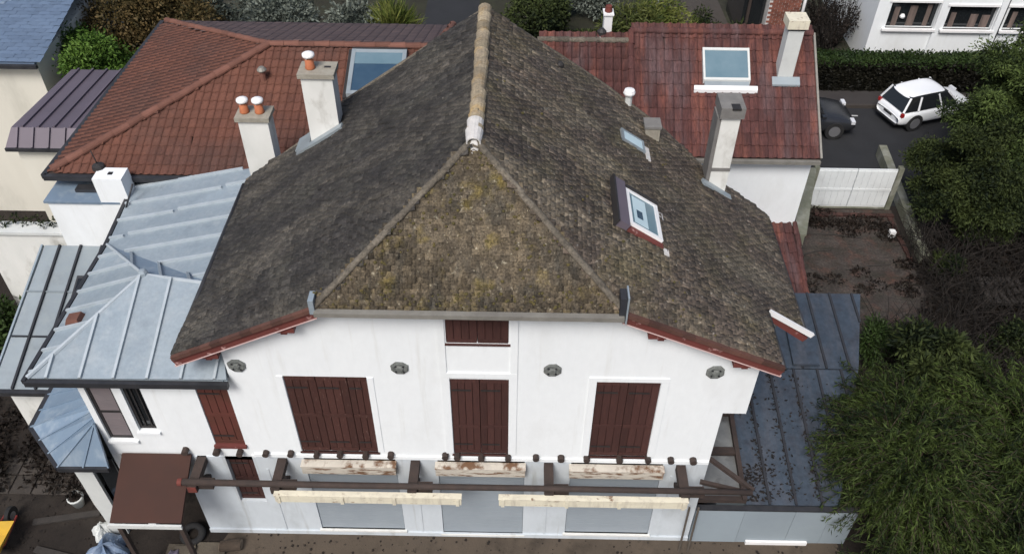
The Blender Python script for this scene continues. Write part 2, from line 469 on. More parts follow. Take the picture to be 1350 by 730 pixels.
def inpoly(x, y, P):
    c = False
    j = len(P) - 1
    for i in range(len(P)):
        if (P[i][1] > y) != (P[j][1] > y) and x < (P[j][0] - P[i][0]) * (y - P[i][1]) / (P[j][1] - P[i][1]) + P[i][0]:
            c = not c
        j = i
    return c


# tile templates: x across (0..1 scaled), y down-slope length, z up.  quads only
def tile_template(kind, wd, ln, th):
    if kind == 'flat':
        prof = [(-0.49, 0.0), (-0.2, 0.006), (0.2, 0.006), (0.49, 0.0)]
    else:
        prof = [(-0.5, 0.0), (-0.1, -0.004), (0.08, 0.024), (0.24, 0.042), (0.40, 0.024), (0.5, 0.0)]
    v, f = [], []
    n = len(prof)
    for y, dz in ((0.0, 0.0), (ln, 0.0)):
        for x, z in prof:
            v.append((x * wd, y, z + th + dz))
    for x, z in prof:
        v.append((x * wd, 0.0, z))
    for i in range(n - 1):
        f.append((i, i + 1, n + i + 1, n + i))
        f.append((2 * n + i, 2 * n + i + 1, i + 1, i))
    # sides
    v += [(prof[0][0] * wd, ln, 0), (prof[-1][0] * wd, ln, 0)]
    f.append((0, n, 3 * n, 2 * n))
    f.append((n - 1, 3 * n - 1, 3 * n + 1, 2 * n - 1))
    return np.array(v, float), np.array(f, int)


def place_tiles(mats, template, m, deck, name='tile', singles=300, key=None):
    """mats: list of 4x4 world matrices. The largest ones become objects, the rest one stuff mesh."""
    V, F = template
    off = np.array(rootloc(deck))
    campos = np.array(cam.matrix_world.translation)
    d = [np.linalg.norm(q[:3, 3] - campos) if key is None else key(q) for q in mats]
    order = np.argsort(d)
    one = [mats[i] for i in order[:singles]]
    rest = [mats[i] for i in order[singles:]]
    if one:
        me = bpy.data.meshes.new(name)
        me.from_pydata([tuple(p) for p in V], [], [tuple(int(a) for a in f) for f in F])
        me.materials.append(m)
        for q in one:
            o = bpy.data.objects.new(name, me)
            COL.objects.link(o)
            o.parent = deck
            q = q.copy()
            q[:3, 3] -= off
            o.matrix_local = Matrix(q.tolist())
    if rest:
        A = np.array(rest)
        W = np.einsum('nij,vj->nvi', A[:, :3, :3], V) + A[:, None, :3, 3]
        n, k = W.shape[:2]
        FF = (F[None] + (np.arange(n) * k)[:, None, None]).reshape(-1, 4)
        o = npmesh(name + '_field', W.reshape(-1, 3), FF, m, deck)
        tag(o, kind='stuff')


def frame(o, u, v, n):
    m = np.eye(4)
    m[:3, 0], m[:3, 1], m[:3, 2], m[:3, 3] = u, v, n, o
    return m


def jit(rng_, rot, lift):
    a, b, c = rng_.normal(0, rot, 3)
    if rng_.random() < 0.015:
        c += rng_.normal(0, 0.12)
        a += 0.03
    return np.array(Matrix.Rotation(a, 3, 'X') @ Matrix.Rotation(b, 3, 'Y') @ Matrix.Rotation(c * 0.7, 3, 'Z')), abs(rng_.normal(0, lift))


def plane_tiles(origin, u, v, poly, wd, exp, ln, th, rot=0.012, lift=0.004, stagger=True, margin=0.0):
    """rows of tiles on a plane; poly in (u,v) metres from origin"""
    u, v = np.array(Vector(u).normalized()), np.array(Vector(v).normalized())
    n = np.cross(u, v)
    o = np.array(origin, float)
    us = [p[0] for p in poly]
    vs = [p[1] for p in poly]
    out = []
    tilt = math.atan2(th, exp)
    ct, st = math.cos(tilt), math.sin(tilt)
    r_ = 0
    y = min(vs)
    while y < max(vs):
        x = min(us) + (0.5 * wd if (stagger and r_ % 2) else 0) + wd * 0.5
        while x < max(us):
            if inpoly(x, y + exp * 0.5, poly):
                J, lf = jit(RNG, rot, lift)
                vv = v * ct - n * st
                nn = n * ct + v * st
                m = frame(o + u * x + v * y + n * (th * 0.4 + lf), u, vv, nn)
                m[:3, :3] = m[:3, :3] @ J
                out.append(m)
            x += wd
        y += exp
        r_ += 1
    return out


def clip_poly(P, a, b, side):
    """clip 2D polygon by first coordinate: keep coord>=a (side 1) or <=a (side -1)"""
    out = []
    for i in range(len(P)):
        p, q = P[i], P[(i + 1) % len(P)]
        ip, iq = (p[0] - a) * side >= -1e-9, (q[0] - a) * side >= -1e-9
        if ip:
            out.append(p)
        if ip != iq:
            t = (a - p[0]) / (q[0] - p[0])
            out.append((a, p[1] + t * (q[1] - p[1])))
    return out


def zinc_roof(parent, poly, along, spacing, mt, ms=None, start=0.0, seam_h=0.055, seam_w=0.045, t=0.03, name='zinc_sheet'):
    """planar polygon of zinc sheets with standing seams running in direction `along`"""
    P3 = [Vector(p) for p in poly]
    n = Vector((0, 0, 0))
    for i in range(len(P3)):
        n += (P3[i] - P3[0]).cross(P3[(i + 1) % len(P3)] - P3[0])
    n.normalize()
    if n.z < 0:
        n = -n
        P3 = P3[::-1]
    a = Vector(along)
    a = (a - n * a.dot(n)).normalized()
    c = a.cross(n)
    o = P3[0]
    P2 = [((p - o).dot(c), (p - o).dot(a)) for p in P3]
    lo, hi = min(p[0] for p in P2), max(p[0] for p in P2)
    cuts = [lo]
    x = lo + spacing - start
    while x < hi - 0.05:
        cuts.append(x)
        x += spacing
    cuts.append(hi)
    to3 = lambda q: o + c * q[0] + a * q[1]
    for i in range(len(cuts) - 1):
        Q = clip_poly(clip_poly(P2, cuts[i], 0, 1), cuts[i + 1], 0, -1)
        if len(Q) >= 3:
            mb = MB()
            pts = [to3(q) for q in Q]
            if (pts[1] - pts[0]).cross(pts[2] - pts[0]).dot(n) < 0:
                pts = pts[::-1]
            mb.slab(pts, n, t)
            mb.build(name, mt, parent)
        if i > 0:
            ys = []
            for k in range(len(P2)):
                p, q = P2[k], P2[(k + 1) % len(P2)]
                if (p[0] - cuts[i]) * (q[0] - cuts[i]) < 0:
                    tt = (cuts[i] - p[0]) / (q[0] - p[0])
                    ys.append(p[1] + tt * (q[1] - p[1]))
            if len(ys) >= 2:
                p0, p1 = to3((cuts[i], min(ys))), to3((cuts[i], max(ys)))
                MB().bar(p0 + n * seam_h * .4, p1 + n * seam_h * .4, seam_w, seam_h, n).build('seam', ms or mt, parent)


def pipe_part(name, m, parent, pts, r_, n=8):
    return MB().tube(pts, r_, n).build(name, m, parent, smooth=True)


def wall_with_holes(mb, x0, x1, top, holes, y0, y1, zb=0.0, kinks=()):
    """front wall between planes y0,y1: top(x) height function, holes = (xa,xb,za,zb)"""
    xs = sorted(set([x0, x1] + [h[0] for h in holes] + [h[1] for h in holes] + list(kinks)))
    for i in range(len(xs) - 1):
        a, b = xs[i], xs[i + 1]
        if b - a < 1e-5:
            continue
        hs = sorted([h for h in holes if h[0] <= a + 1e-6 and h[1] >= b - 1e-6], key=lambda h: h[2])
        z = zb
        for h in hs:
            if h[2] > z:
                mb.box(a, b, y0, y1, z, h[2])
            z = h[3]
        ta, tb = top(a + 1e-4), top(b - 1e-4)
        mb.hexa([(a, y0, z), (b, y0, z), (b, y1, z), (a, y1, z), (a, y0, ta), (b, y0, tb), (b, y1, tb), (a, y1, ta)])


def shutter_leaf(parent, x0, x1, z0, z1, y, m, planks=4, rails=(0.42,), split=True):
    """one board shutter leaf: vertical planks framed by rails"""
    leaf = MB().box(x0 + 0.004, x1 - 0.004, y, y + 0.02, z0 + 0.004, z1 - 0.004).build('shutter_leaf', m, parent)
    wd = (x1 - x0) / planks
    for k in range(planks):
        dy = random.uniform(0, 0.004)
        MB().box(x0 + k * wd + 0.006, x0 + (k + 1) * wd - 0.006, y - 0.018 - dy, y - 0.002, z0 + 0.01, z1 - 0.01).build('plank', m, leaf)
    if z1 - z0 > 1:
        for r_ in (0.14, 0.86):
            zc = z0 + (z1 - z0) * r_
            MB().box(x0 + 0.02, x0 + (x1 - x0) * 0.7, y - 0.042, y - 0.037, zc - 0.018, zc + 0.018).build('hinge', M['black_frame'], leaf)
    for r_ in (0.03,) + tuple(rails) + (0.97,):
        zc = z0 + (z1 - z0) * r_
        MB().box(x0 + 0.01, x1 - 0.01, y - 0.036, y - 0.024, zc - 0.04, zc + 0.04).build('rail', m, leaf)
    return leaf


# ------------------------------------------------------------------ foliage
def leaves(name, clumps, n, size, m, parent, droop=0.3, shell=0.55, aspect=0.4, up=0.0):
    """clumps: list of (centre, radii). n leaves spread through them, more near the outside"""
    cs = np.array([c for c, r_ in clumps], float)
    rs = np.array([r_ if hasattr(r_, '__len__') else (r_,) * 3 for c, r_ in clumps], float)
    wgt = rs.prod(1) ** 0.667
    idx = RNG.choice(len(clumps), n, p=wgt / wgt.sum())
    d = RNG.normal(size=(n, 3))
    d /= np.linalg.norm(d, axis=1)[:, None]
    rad = (shell + (1 - shell) * RNG.random(n)) * (0.75 + 0.45 * RNG.random(n) ** 2)
    p = cs[idx] + d * rs[idx] * rad[:, None]
    keep = p[:, 2] > 0.02
    p, d = p[keep], d[keep]
    n = len(p)
    ax = d * 0.8 + RNG.normal(size=(n, 3)) * 0.7
    ax[:, 2] += up - droop
    ax /= np.linalg.norm(ax, axis=1)[:, None]
    sd = np.cross(ax, RNG.normal(size=(n, 3)))
    sd /= np.linalg.norm(sd, axis=1)[:, None]
    nr = np.cross(ax, sd)
    L = size * (0.6 + 0.8 * RNG.random(n))[:, None]
    W = L * aspect
    v = np.stack([p, p + ax * L * 0.45 + sd * W * 0.5 + nr * W * 0.15, p + ax * L, p + ax * L * 0.45 - sd * W * 0.5 + nr * W * 0.15], 1)
    f = np.arange(n * 4).reshape(n, 4)
    return npmesh(name, v.reshape(-1, 3), f, m, parent)


def trunk_mesh(base, top, r0, limbs, m, parent, seed=0):
    rg = random.Random(seed)
    b, t = Vector(base), Vector(top)
    mb = MB()
    pts = [b.lerp(t, k / 5) + Vector((rg.uniform(-.06, .06), rg.uniform(-.06, .06), 0)) * (k > 0) for k in range(6)]
    mb.tube(pts, [r0 * (1 - 0.14 * k) for k in range(6)], 8)
    for c in limbs:
        c = Vector(c)
        s = pts[rg.choice((2, 3, 4))]
        mid = s.lerp(c, 0.5) + Vector((rg.uniform(-.15, .15), rg.uniform(-.15, .15), 0.12))
        mb.tube([s, mid, c], [r0 * 0.4, r0 * 0.25, r0 * 0.08], 5)
    return mb.build('trunk', m, parent, smooth=True)


def tree(name, label, cat, base, height, rad, nleaf, size, lm, bm='bark', nclump=14, r0=0.12, group=None, droop=0.25, aspect=0.45,
         zlow=0.35, seed=1, clr=0.42, shell=.5, flat=1.0):
    rg = random.Random(seed)
    t = thing(name, label, cat, base, group)
    cl = []
    for k in range(nclump):
        a = rg.uniform(0, 2 * math.pi)
        z = zlow + (1 - zlow) * rg.random() ** 0.8
        prof = math.sqrt(max(0.05, 1 - ((z - 0.55) / 0.55) ** 2))
        rr = rad * prof * rg.uniform(0.25, 0.85)
        cr = rad * clr * rg.uniform(0.65, 1.25)
        cl.append(((base[0] + rr * math.cos(a), base[1] + rr * math.sin(a), base[2] + z * height - cr * .5), (cr, cr, cr * 0.8 * flat)))
    leaves('crown', cl, nleaf, size, M[lm], t, droop=droop, aspect=aspect, shell=shell)
    trunk_mesh(base, (base[0], base[1], base[2] + height * 0.8), r0, [c for c, _ in cl[:8]], M[bm], t, seed)
    return t


# ================================================================== GROUND
def sheet(name, m, z, pts, label=None):
    o = MB().add([(x, y, z) for x, y in pts], [tuple(range(len(pts)))]).build(name, m)
    tag(o, kind='structure')
    return o


sheet('ground', M['ground'], 0.0, [(-900, -900), (900, -900), (900, 900), (-900, 900)])
sheet('garden_ground', M['lawn'], 0.004, [(-30, 12.6), (9.6, 12.6), (9.6, 60), (-30, 60)])
sheet('garden_ground', M['lawn'], 0.004, [(9.6, 18.9), (60, 18.9), (60, 60), (9.6, 60)])
sheet('sandy_path', M['sand'], 0.004, [(-5.2, -6), (3.9, -6), (7.2, -6), (7.0, -0.02), (-5.5, -0.02), (-5.9, -1.0)])
sheet('courtyard', M['court'], 0.004, [(7.3, 5.0), (11.2, 5.0), (11.6, 11.1), (7.3, 11.1)])
sheet('road', M['asphalt'], 0.004, [(8.2, 11.3), (60, 11.3), (60, 17.0), (8.2, 17.0)])
o = MB().box(8.3, 60, 17.0, 17.9, 0.0, 0.11).build('pavement', M['pavement'])
tag(o, kind='structure')
o = MB().box(8.3, 60, 16.88, 16.99, 0.0, 0.12).build('kerb', M['paving'])
tag(o, kind='structure')
tag(MB().add([(11.6, 16.35, .008), (12.1, 16.35, .008), (12.1, 16.42, .008), (11.6, 16.42, .008)], [(0, 1, 2, 3)]).build('road_marking', M['road_line']), kind='structure')

# ================================================================== MAIN HOUSE
RX = -0.32
SE = {1: 4.88, -1: 4.77}
M0 = {1: 0.465, -1: 0.485}


def mslope(side, y):
    """roof pitch at depth y: flatter at the front rake so that the hip lines stay straight"""
    t = min(1, max(0, (y + 0.25) / 1.4))
    sh = (2.28 if side == 1 else 2.38) * (1 - t)
    return (6.80 + 2.08 * t - 5.66) / (SE[side] - sh)


def zroof(side, s_, y):
    return 5.66 + (SE[side] - s_) * mslope(side, y)


def rpt(side, s_, y):
    return np.array((RX + side * s_, y, zroof(side, s_, y)))


house = thing('main_house', 'white rendered house with mossy half-hipped tile roof and brown shutters', 'house', (-0.1, 0, 0))
# --- walls
holes = [(-3.55, -2.15, 2.83, 4.93), (-0.76, 0.23, 2.83, 4.93), (1.70, 2.77, 2.83, 4.93), (-0.78, 0.22, 5.81, 6.47),
         (-3.56, -1.86, 0.18, 2.44), (-1.08, 0.54, 0.10, 2.44), (1.40, 3.10, 0.18, 2.44), (-5.03, -4.52, 1.13, 2.53)]
HL, HR = -2.70, 1.96


def facade_top(x):
    if x < -4.45:
        return 2.60
    if x < HL:
        return zroof(-1, RX - x, -0.1) - 0.10
    if x > HR:
        return zroof(1, x - RX, -0.1) - 0.10
    return 6.74


mb = MB()
wall_with_holes(mb, -4.45, 3.93, facade_top, holes, 0.0, 0.24, 2.66, (-4.45, HL, HR))
mb.hexa([(3.93, 0, 4.14), (4.33, 0, 4.14), (4.33, .24, 4.14), (3.93, .24, 4.14), (3.93, 0, facade_top(3.93)), (4.33, 0, facade_top(4.33)), (4.33, .24, facade_top(4.33)), (3.93, .24, facade_top(3.93))])
mb.build('wall', M['render'], house)
mb = MB()
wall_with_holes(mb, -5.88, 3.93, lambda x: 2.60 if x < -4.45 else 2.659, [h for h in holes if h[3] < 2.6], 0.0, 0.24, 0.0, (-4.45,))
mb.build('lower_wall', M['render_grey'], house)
mb = MB()
mb.box(-4.45, -4.21, 0.24, 4.2, 0, 5.85)
mb.box(3.69, 3.93, 0.24, 4.0, 0, 5.75)
mb.box(3.93, 4.33, 0.24, 4.0, 4.14, 5.55)
mb.box(-4.21, 3.69, 4.0, 4.2, 0, 5.8)
mb.build('side_wall', M['render_dirty'], house)
# raised render band framing the centre bay, window reveals and plinth
for q in [(a, b, -0.022, 0.0, 5.10, 6.72) for a, b in ((-0.92, -0.80), (0.25, 0.37))] + [(-0.92, 0.37, -0.024, 0.0, 4.985, 5.098)] + \
        [(a, b, -0.018, 0.0, 2.86, 4.98) for a, b in ((-0.90, -0.765), (0.235, 0.37))] + \
        [(a, b, -0.018, 0.0, 2.86, 4.93) for a, b in ((1.565, 1.695), (2.775, 2.90))] + [(1.565, 2.90, -0.02, 0.0, 4.935, 5.03)] + \
        [(a, b, -0.014, 0.0, 2.86, 4.93) for a, b in ((-3.66, -3.555), (-2.145, -2.04))]:
    bx('window_surround', M['render'], house, *q)
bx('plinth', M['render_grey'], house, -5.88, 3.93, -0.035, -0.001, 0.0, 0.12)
bx('string_course', M['render'], house, -4.45, 3.92, -0.03, -0.002, 2.66, 2.745)
# --- shutters
LW = 'left window'
bx('window_void', M['black_frame'], house, -3.55, -2.15, 0.2, 0.23, 2.83, 4.93)
for k, (a, b) in enumerate(((-3.55, -3.02), (-3.02, -2.49), (-2.49, -2.15))):
    lf = shutter_leaf(house, a, b, 2.832, 4.928, 0.04, M['shutter_worn'], 4 if k < 2 else 3, (0.5,))
for a, b in ((-0.76, -0.265), (-0.265, 0.23)):
    shutter_leaf(house, a, b, 2.832, 4.928, 0.04, M['shutter'], 4, (0.38,))
for a, b in ((1.70, 2.235), (2.235, 2.77)):
    shutter_leaf(house, a, b, 2.832, 4.928, 0.04, M['shutter'], 4, (0.42,))
for a, b in ((-0.78, -0.28), (-0.28, 0.22)):
    shutter_leaf(house, a, b, 5.82, 6.46, 0.04, M['shutter'], 4, ())
for a, b in ((-0.80, 0.25), (-3.58, -2.12), (-0.79, 0.26), (1.67, 2.80)):
    z = 5.80 if (a, b) == (-0.80, 0.25) else 2.83
    bx('window_sill', M['shutter'], house, a, b, -0.03, 0.02, z - 0.03, z)
shutter_leaf(house, -5.02, -4.53, 1.14, 2.52, 0.10, M['shutter'], 4, (0.5,))
# --- wall anchors: octagonal iron rosettes
for x, z in ((-4.26, 5.18), (-1.57, 5.19), (0.94, 5.20), (3.62, 5.22)):
    mb = MB()
    pr = [(0.155, 0.0), (0.155, 0.02), (0.12, 0.035), (0.075, 0.03), (0.05, 0.055), (0.0, 0.06)]
    o_ = 0
    n = 8
    vs, fs = [], []
    for r_, h in pr:
        for k in range(n):
            t = 2 * math.pi * (k + 0.5) / n
            q = r_ * (1 + random.uniform(-.06, .06))
            vs.append((x + q * math.cos(t), -h - 0.002, z + q * math.sin(t)))
    for i in range(len(pr) - 1):
        for k in range(n):
            fs.append((i * n + k, i * n + (k + 1) % n, (i + 1) * n + (k + 1) % n, (i + 1) * n + k))
    mb.add(vs, fs)
    an = mb.build('wall_anchor', M['anchor'], house)
    for k in range(4):
        t = math.pi * (0.25 + 0.5 * k)
        MB().tube([(x + .09 * math.cos(t), -0.03, z + .09 * math.sin(t)), (x + .09 * math.cos(t), -0.05, z + .09 * math.sin(t))], 0.018, 6).build('bolt', M['gutter'], an)
# --- joist ends
for k, x in enumerate([-5.70, -5.12, -4.70, -4.22, -3.76, -3.28, -2.85, -2.38, -1.92, -1.0 + 0.08, -0.72 + .02, -0.26, 0.23, 0.74, 1.20, 1.67, 2.27, 2.79, 3.21, 3.62]):
    z = 2.80 + random.uniform(-.015, .015)
    MB().tube([(x, 0.05, z), (x, -0.10, z)], 0.062 + random.uniform(-.006, .006), 9).build('joist_end', M['dark_wood'], house, smooth=False)
# --- bracket beams with long pole
for x, mt in ((-5.46, M['red_end']), (-3.96, M['dark_wood']), (-1.49, M['dark_wood']), (0.98, M['dark_wood']), (3.43, M['dark_wood'])):
    br = MB().box(x - 0.085, x + 0.085, -0.66, 0.02, 2.44, 2.60).build('bracket_beam', M['dark_wood'], house)
    MB().box(x - 0.08, x + 0.08, -0.675, -0.661, 2.445, 2.595).build('beam_end', mt, br)
    MB().box(x + 0.09, x + 0.36, -0.60, -0.44, 2.45, 2.58).build('spacer_block', M['dark_wood'], br)
    MB().bar((x, -0.5, 2.44), (x, -0.01, 1.98), 0.10, 0.10).build('brace', M['dark_wood'], br)
pole = MB().tube([(-5.62, -0.60, 2.665), (-2.5, -0.60, 2.655), (1.0, -0.60, 2.665), (4.62, -0.60, 2.655)], [0.062, 0.058, 0.055, 0.055], 10).build('long_pole', M['dark_wood'], house, smooth=True)
MB().tube([(-5.70, -0.60, 2.665), (-5.622, -0.60, 2.665)], 0.072, 10).build('pole_cap', M['red_end'], pole)
# --- cream awning boxes hung in front
for a, b in ((-3.96, -0.60), (0.08, 3.47)):
    aw = MB().box(a, b, -0.76, -0.67, 2.33, 2.53).build('awning_box', M['cream_board'], house)
    MB().box(a - .01, b + .01, -0.775, -0.66, 2.532, 2.555).build('awning_lid', M['cream_board'], aw)
    for t in (0.02, 0.36, 0.64, 0.98):
        xx = a + (b - a) * t
        MB().box(xx - .03, xx + .03, -0.782, -0.763, 2.32, 2.525).build('clip', M['cream_board'], aw)
# --- ground floor openings
for a, b, zb in ((-3.56, -1.86, 0.18), (-1.08, 0.54, 0.10), (1.40, 3.10, 0.18)):
    bxp = MB().box(a - 0.03, b + 0.01, -0.15, 0.01, 2.33, 2.55).build('shutter_box', M['peel_board'], house)
    MB().box(a - 0.04, b + 0.02, -0.165, 0.0, 2.551, 2.575).build('box_lid', M['peel_board'], bxp)
    rs = MB().box(a, b, 0.04, 0.06, zb, 2.44).build('roller_shutter', M['roller'], house)
    z = zb + 0.01
    while z < 2.32:
        MB().box(a + 0.01, b - 0.01, 0.022, 0.039, z, min(z + 0.150, 2.33)).build('slat', M['roller'], rs)
        z += 0.155
    MB().box(a - 0.04, b + 0.04, -0.05, 0.039, zb - 0.04, zb).build('window_sill', M['render_dirty'], house)
# panel joints in the lower wall
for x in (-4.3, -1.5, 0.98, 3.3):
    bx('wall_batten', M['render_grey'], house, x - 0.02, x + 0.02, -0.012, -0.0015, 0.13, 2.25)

# --- roof
roof = None
deckv = MB()
RP = {1: [(0, 1.15), (0, 5.41), (1.36, 5.43), (2.34, 5.38), (3.43, 5.11), (4.48, 4.40), (5.65, 4.2), (5.65, 1.08), (4.9, 1.08), (4.88, -0.25), (2.28, -0.25)],
      -1: [(0, 1.15), (0, 5.41), (2.84, 5.23), (3.61, 4.6), (4.75, 4.4), (4.77, -0.25), (2.38, -0.25)]}


def on_front(side, s_, y):
    """true when a roof point lies behind the hip line (so on the main slope)"""
    s_h = 2.28 if side == 1 else 2.38
    return y > -0.25 + (1 - s_ / s_h) * 1.40


cs = 0.16
vid = {}
for side in (1, -1):
    ny = 36
    ns = 36
    for i in range(ns):
        for j in range(ny):
            s0, s1 = i * cs, (i + 1) * cs
            y0, y1 = -0.25 + j * cs, -0.25 + (j + 1) * cs
            if inpoly((s0 + s1) / 2, (y0 + y1) / 2, RP[side]):
                q = [rpt(side, a, b) - np.array((0, 0, 0.035)) for a, b in ((s0, y0), (s1, y0), (s1, y1), (s0, y1))]
                if side == -1:
                    q = q[::-1]
                deckv.add(q, [(0, 1, 2, 3)])
                deckv.add([p - np.array((0, 0, 0.09)) for p in q], [(3, 2, 1, 0)])
HA = np.array((RX, 1.15, 8.88))
HLP = np.array((HL, -0.27, 6.80))
HRP = np.array((HR, -0.27, 6.80))
deckv.add([HLP, HRP, HA], [(0, 1, 2)])
roof = deckv.build('roof', M['dark_wood'], house)
T_W, T_E = 0.13, 0.085
tpl = tile_template('flat', T_W * 0.98, T_E * 2.1, 0.011)


def slope_tiles(side):
    out = []
    s_ = SE[side] + 0.03
    sag = lambda q, y_: 0.018 * math.sin(1.7 * q + 1.3 * y_) + 0.014 * math.sin(3.1 * q - 2.3 * y_ + side)
    if side == 1:
        s_ = 5.66
    row = 0
    while s_ > 0.06:
        y = -0.25 + (0.5 * T_W if row % 2 else 0) + T_W * 0.5
        while y < 5.6:
            ms = mslope(side, y)
            k = 1 / math.sqrt(1 + ms * ms)
            sm = s_ - T_E * k * 0.5
            if inpoly(sm, y, RP[side]) or (y < 1.08 and inpoly(min(sm, SE[side] - .02), y, RP[side]) and sm < SE[side]):
                e = 0.05
                du = (rpt(side, s_, y + e) - rpt(side, s_, y - e))
                du /= np.linalg.norm(du)
                dv = (rpt(side, s_ - e, y) - rpt(side, s_ + e, y))
                dv /= np.linalg.norm(dv)
                if side == -1:
                    du = -du
                nn = np.cross(du, dv)
                nn /= np.linalg.norm(nn)
                dv = np.cross(nn, du)
                J, lf = jit(RNG, 0.035, 0.006)
                th = math.atan2(0.009, T_E)
                vv = dv * math.cos(th) - nn * math.sin(th)
                n2 = nn * math.cos(th) + dv * math.sin(th)
                m = frame(rpt(side, s_, y) + nn * (0.012 + lf + sag(s_, y)) - dv * abs(RNG.normal(0, .006)), du, vv, n2)
                m[:3, :3] = m[:3, :3] @ J
                out.append(m)
            y += T_W
        s_ -= T_E / math.sqrt(1 + mslope(side, 2.0) ** 2)
        row += 1
    return out


# hip face
hu = np.array((1.0, 0, 0))
hv = HA - (HLP + HRP) / 2
hv[0] = 0
hlen = np.linalg.norm(hv)
hv /= hlen
hw = HRP[0] - HLP[0]
apx = HA[0] - HLP[0]
hip_tiles = plane_tiles(HLP, hu, hv, [(-0.02, -0.03), (hw + 0.02, -0.03), (apx, hlen)], 0.125, 0.088, 0.185, 0.011, rot=0.05, lift=0.008)
place_tiles(hip_tiles, tile_template('flat', 0.122, 0.185, 0.013), M['tile_moss'], roof, 'tile', singles=len(hip_tiles) if len(hip_tiles) <= 300 else 300)
nh = min(300, len(hip_tiles))
rt_ = slope_tiles(1)
lt_ = slope_tiles(-1)
place_tiles(rt_, tpl, M['tile_brown'], roof, 'tile', singles=300 - nh)
place_tiles(lt_, tpl, M['tile_grey'], roof, 'tile', singles=0)

def lump(mb_, p, r_):
    mb_.lathe((p[0], p[1], p[2]), [(r_, -0.01), (r_ * .9, r_ * .35), (r_ * .5, r_ * .6), (0.001, r_ * .68)], 6)


# ridge and hip caps
def caps(p0, p1, r_, ln, m, parent, name, squash=0.85, start_white=False):
    p0, p1 = Vector(p0), Vector(p1)
    d = p1 - p0
    n = max(1, round(d.length / ln))
    d /= n
    dd = d.normalized()
    sd = dd.cross(Vector((0, 0, 1))).normalized()
    u = sd.cross(dd)
    for k in range(n):
        a = p0 + d * k
        b = a + d * 1.12
        vs, fs = [], []
        seg = 8
        ra, rb = r_ * random.uniform(1.0, 1.1), r_ * random.uniform(0.84, 0.92)
        jx = sd * random.uniform(-.012, .012)
        for q, rr in ((a, ra), (b, rb)):
            for i in range(seg + 1):
                t = math.pi * (-0.08 + 1.16 * i / seg)
                vs.append(q + jx + sd * rr * math.cos(t) + u * rr * squash * math.sin(t))
            for i in range(seg + 1):
                t = math.pi * (-0.08 + 1.16 * i / seg)
                vs.append(q + jx + sd * (rr - .02) * math.cos(t) + u * (rr - .02) * squash * math.sin(t))
        N = seg + 1
        for i in range(seg):
            fs.append((i, i + 1, 2 * N + i + 1, 2 * N + i))
            fs.append((i, N + i, N + i + 1, i + 1))
            fs.append((2 * N + i, 2 * N + i + 1, 3 * N + i + 1, 3 * N + i))
        MB().add(vs, fs).build(name, m, parent)


caps((RX, 5.44, 8.88), (RX, 1.14, 8.88), 0.118, 0.34, M['ridge'], roof, 'ridge_tile')
caps(HLP + np.array((0.0, 0, 0.035)), HA + np.array((-0.0, 0.0, 0.02)), 0.06, 0.27, M['hip'], roof, 'hip_tile')
caps(HRP + np.array((0.0, 0, 0.035)), HA + np.array((0.0, 0.0, 0.02)), 0.06, 0.27, M['hip'], roof, 'hip_tile')
caps((RX, 1.62, 8.895), (RX, 1.10, 8.885), 0.124, 0.27, M['mortar'], roof, 'mortar_cap')
mb = MB()
mb.lathe((RX, 1.17, 8.80), [(0.15, -.14), (0.135, -0.02), (0.115, 0.07), (0.07, 0.115), (0.0, 0.125)], 11)
mb.build('mortar_fillet', M['mortar'], roof, smooth=True)
# moss cushions, real lumps
mv = MB()
for k in range(520):
    q = random.random()
    if q < 0.8:
        t = random.random() ** 0.8
        side = random.choice((-1, 1))
        edge = HLP if side < 0 else HRP
        a = edge + (HA - edge) * t
        if random.random() < 0.6:
            a = a + (np.array((HA[0], a[1], a[2])) - a) * random.random() ** 2 * 0.9
        if random.random() < .25:
            a = HLP + (HRP - HLP) * random.random() + hv * random.uniform(.05, .3)
        p = a + np.array((0, -0.012, 0.03))
    else:
        s_ = random.uniform(0.2, 4.7)
        y = random.uniform(-0.2, 1.4) if random.random() < .7 else random.uniform(0, 4)
        if not inpoly(s_, y, RP[1]):
            continue
        p = rpt(1, s_, y) + np.array((0, 0, 0.02))
    lump(mv, p, random.uniform(0.012, 0.030))
tag(mv.build('moss', M['moss'], roof), kind='stuff')

# verge: brown tile edge board, red fascia, pink soffit, purlin ends
for side in (1, -1):
    s0, s1 = (2.28, 4.90) if side == 1 else (2.38, 4.80)
    p0, p1 = Vector(rpt(side, s0 - .02, -0.25)), Vector(rpt(side, s1, -0.25))
    for k in range(14):
        a, b = p0.lerp(p1, k / 14), p0.lerp(p1, (k + 0.985) / 14)
        q = Vector((0, -0.035, 0.0))
        MB().bar(a + q, b + q, 0.07, 0.075).build('verge_tile', M['verge'], roof)
    q = Vector((0, -0.012, -0.115))
    MB().bar(p0 + q, p1 + q, 0.04, 0.14).build('rake_board', M['red_wood'], roof)
    MB().bar(p0 + Vector((0, -0.016, -0.20)), p1 + Vector((0, -0.016, -0.20)), 0.03, 0.035).build('rake_trim', M['pink_wood'], roof)
    MB().bar(p0 + Vector((0, 0.125, -0.17)), p1 + Vector((0, 0.125, -0.17)), 0.24, 0.02).build('soffit', M['pink_wood'], roof)
    for t in (0.22, 0.76):
        c = p0.lerp(p1, t)
        MB().box(c.x - 0.15, c.x + 0.13, -0.24, 0.02, c.z - 0.33, c.z - 0.21).build('purlin_end', M['red_wood'], roof)
        MB().box(c.x + 0.07 * side - .05, c.x + 0.07 * side + .05, -0.16, 0.01, c.z - 0.45, c.z - 0.332).build('purlin_bracket', M['red_wood'], roof)
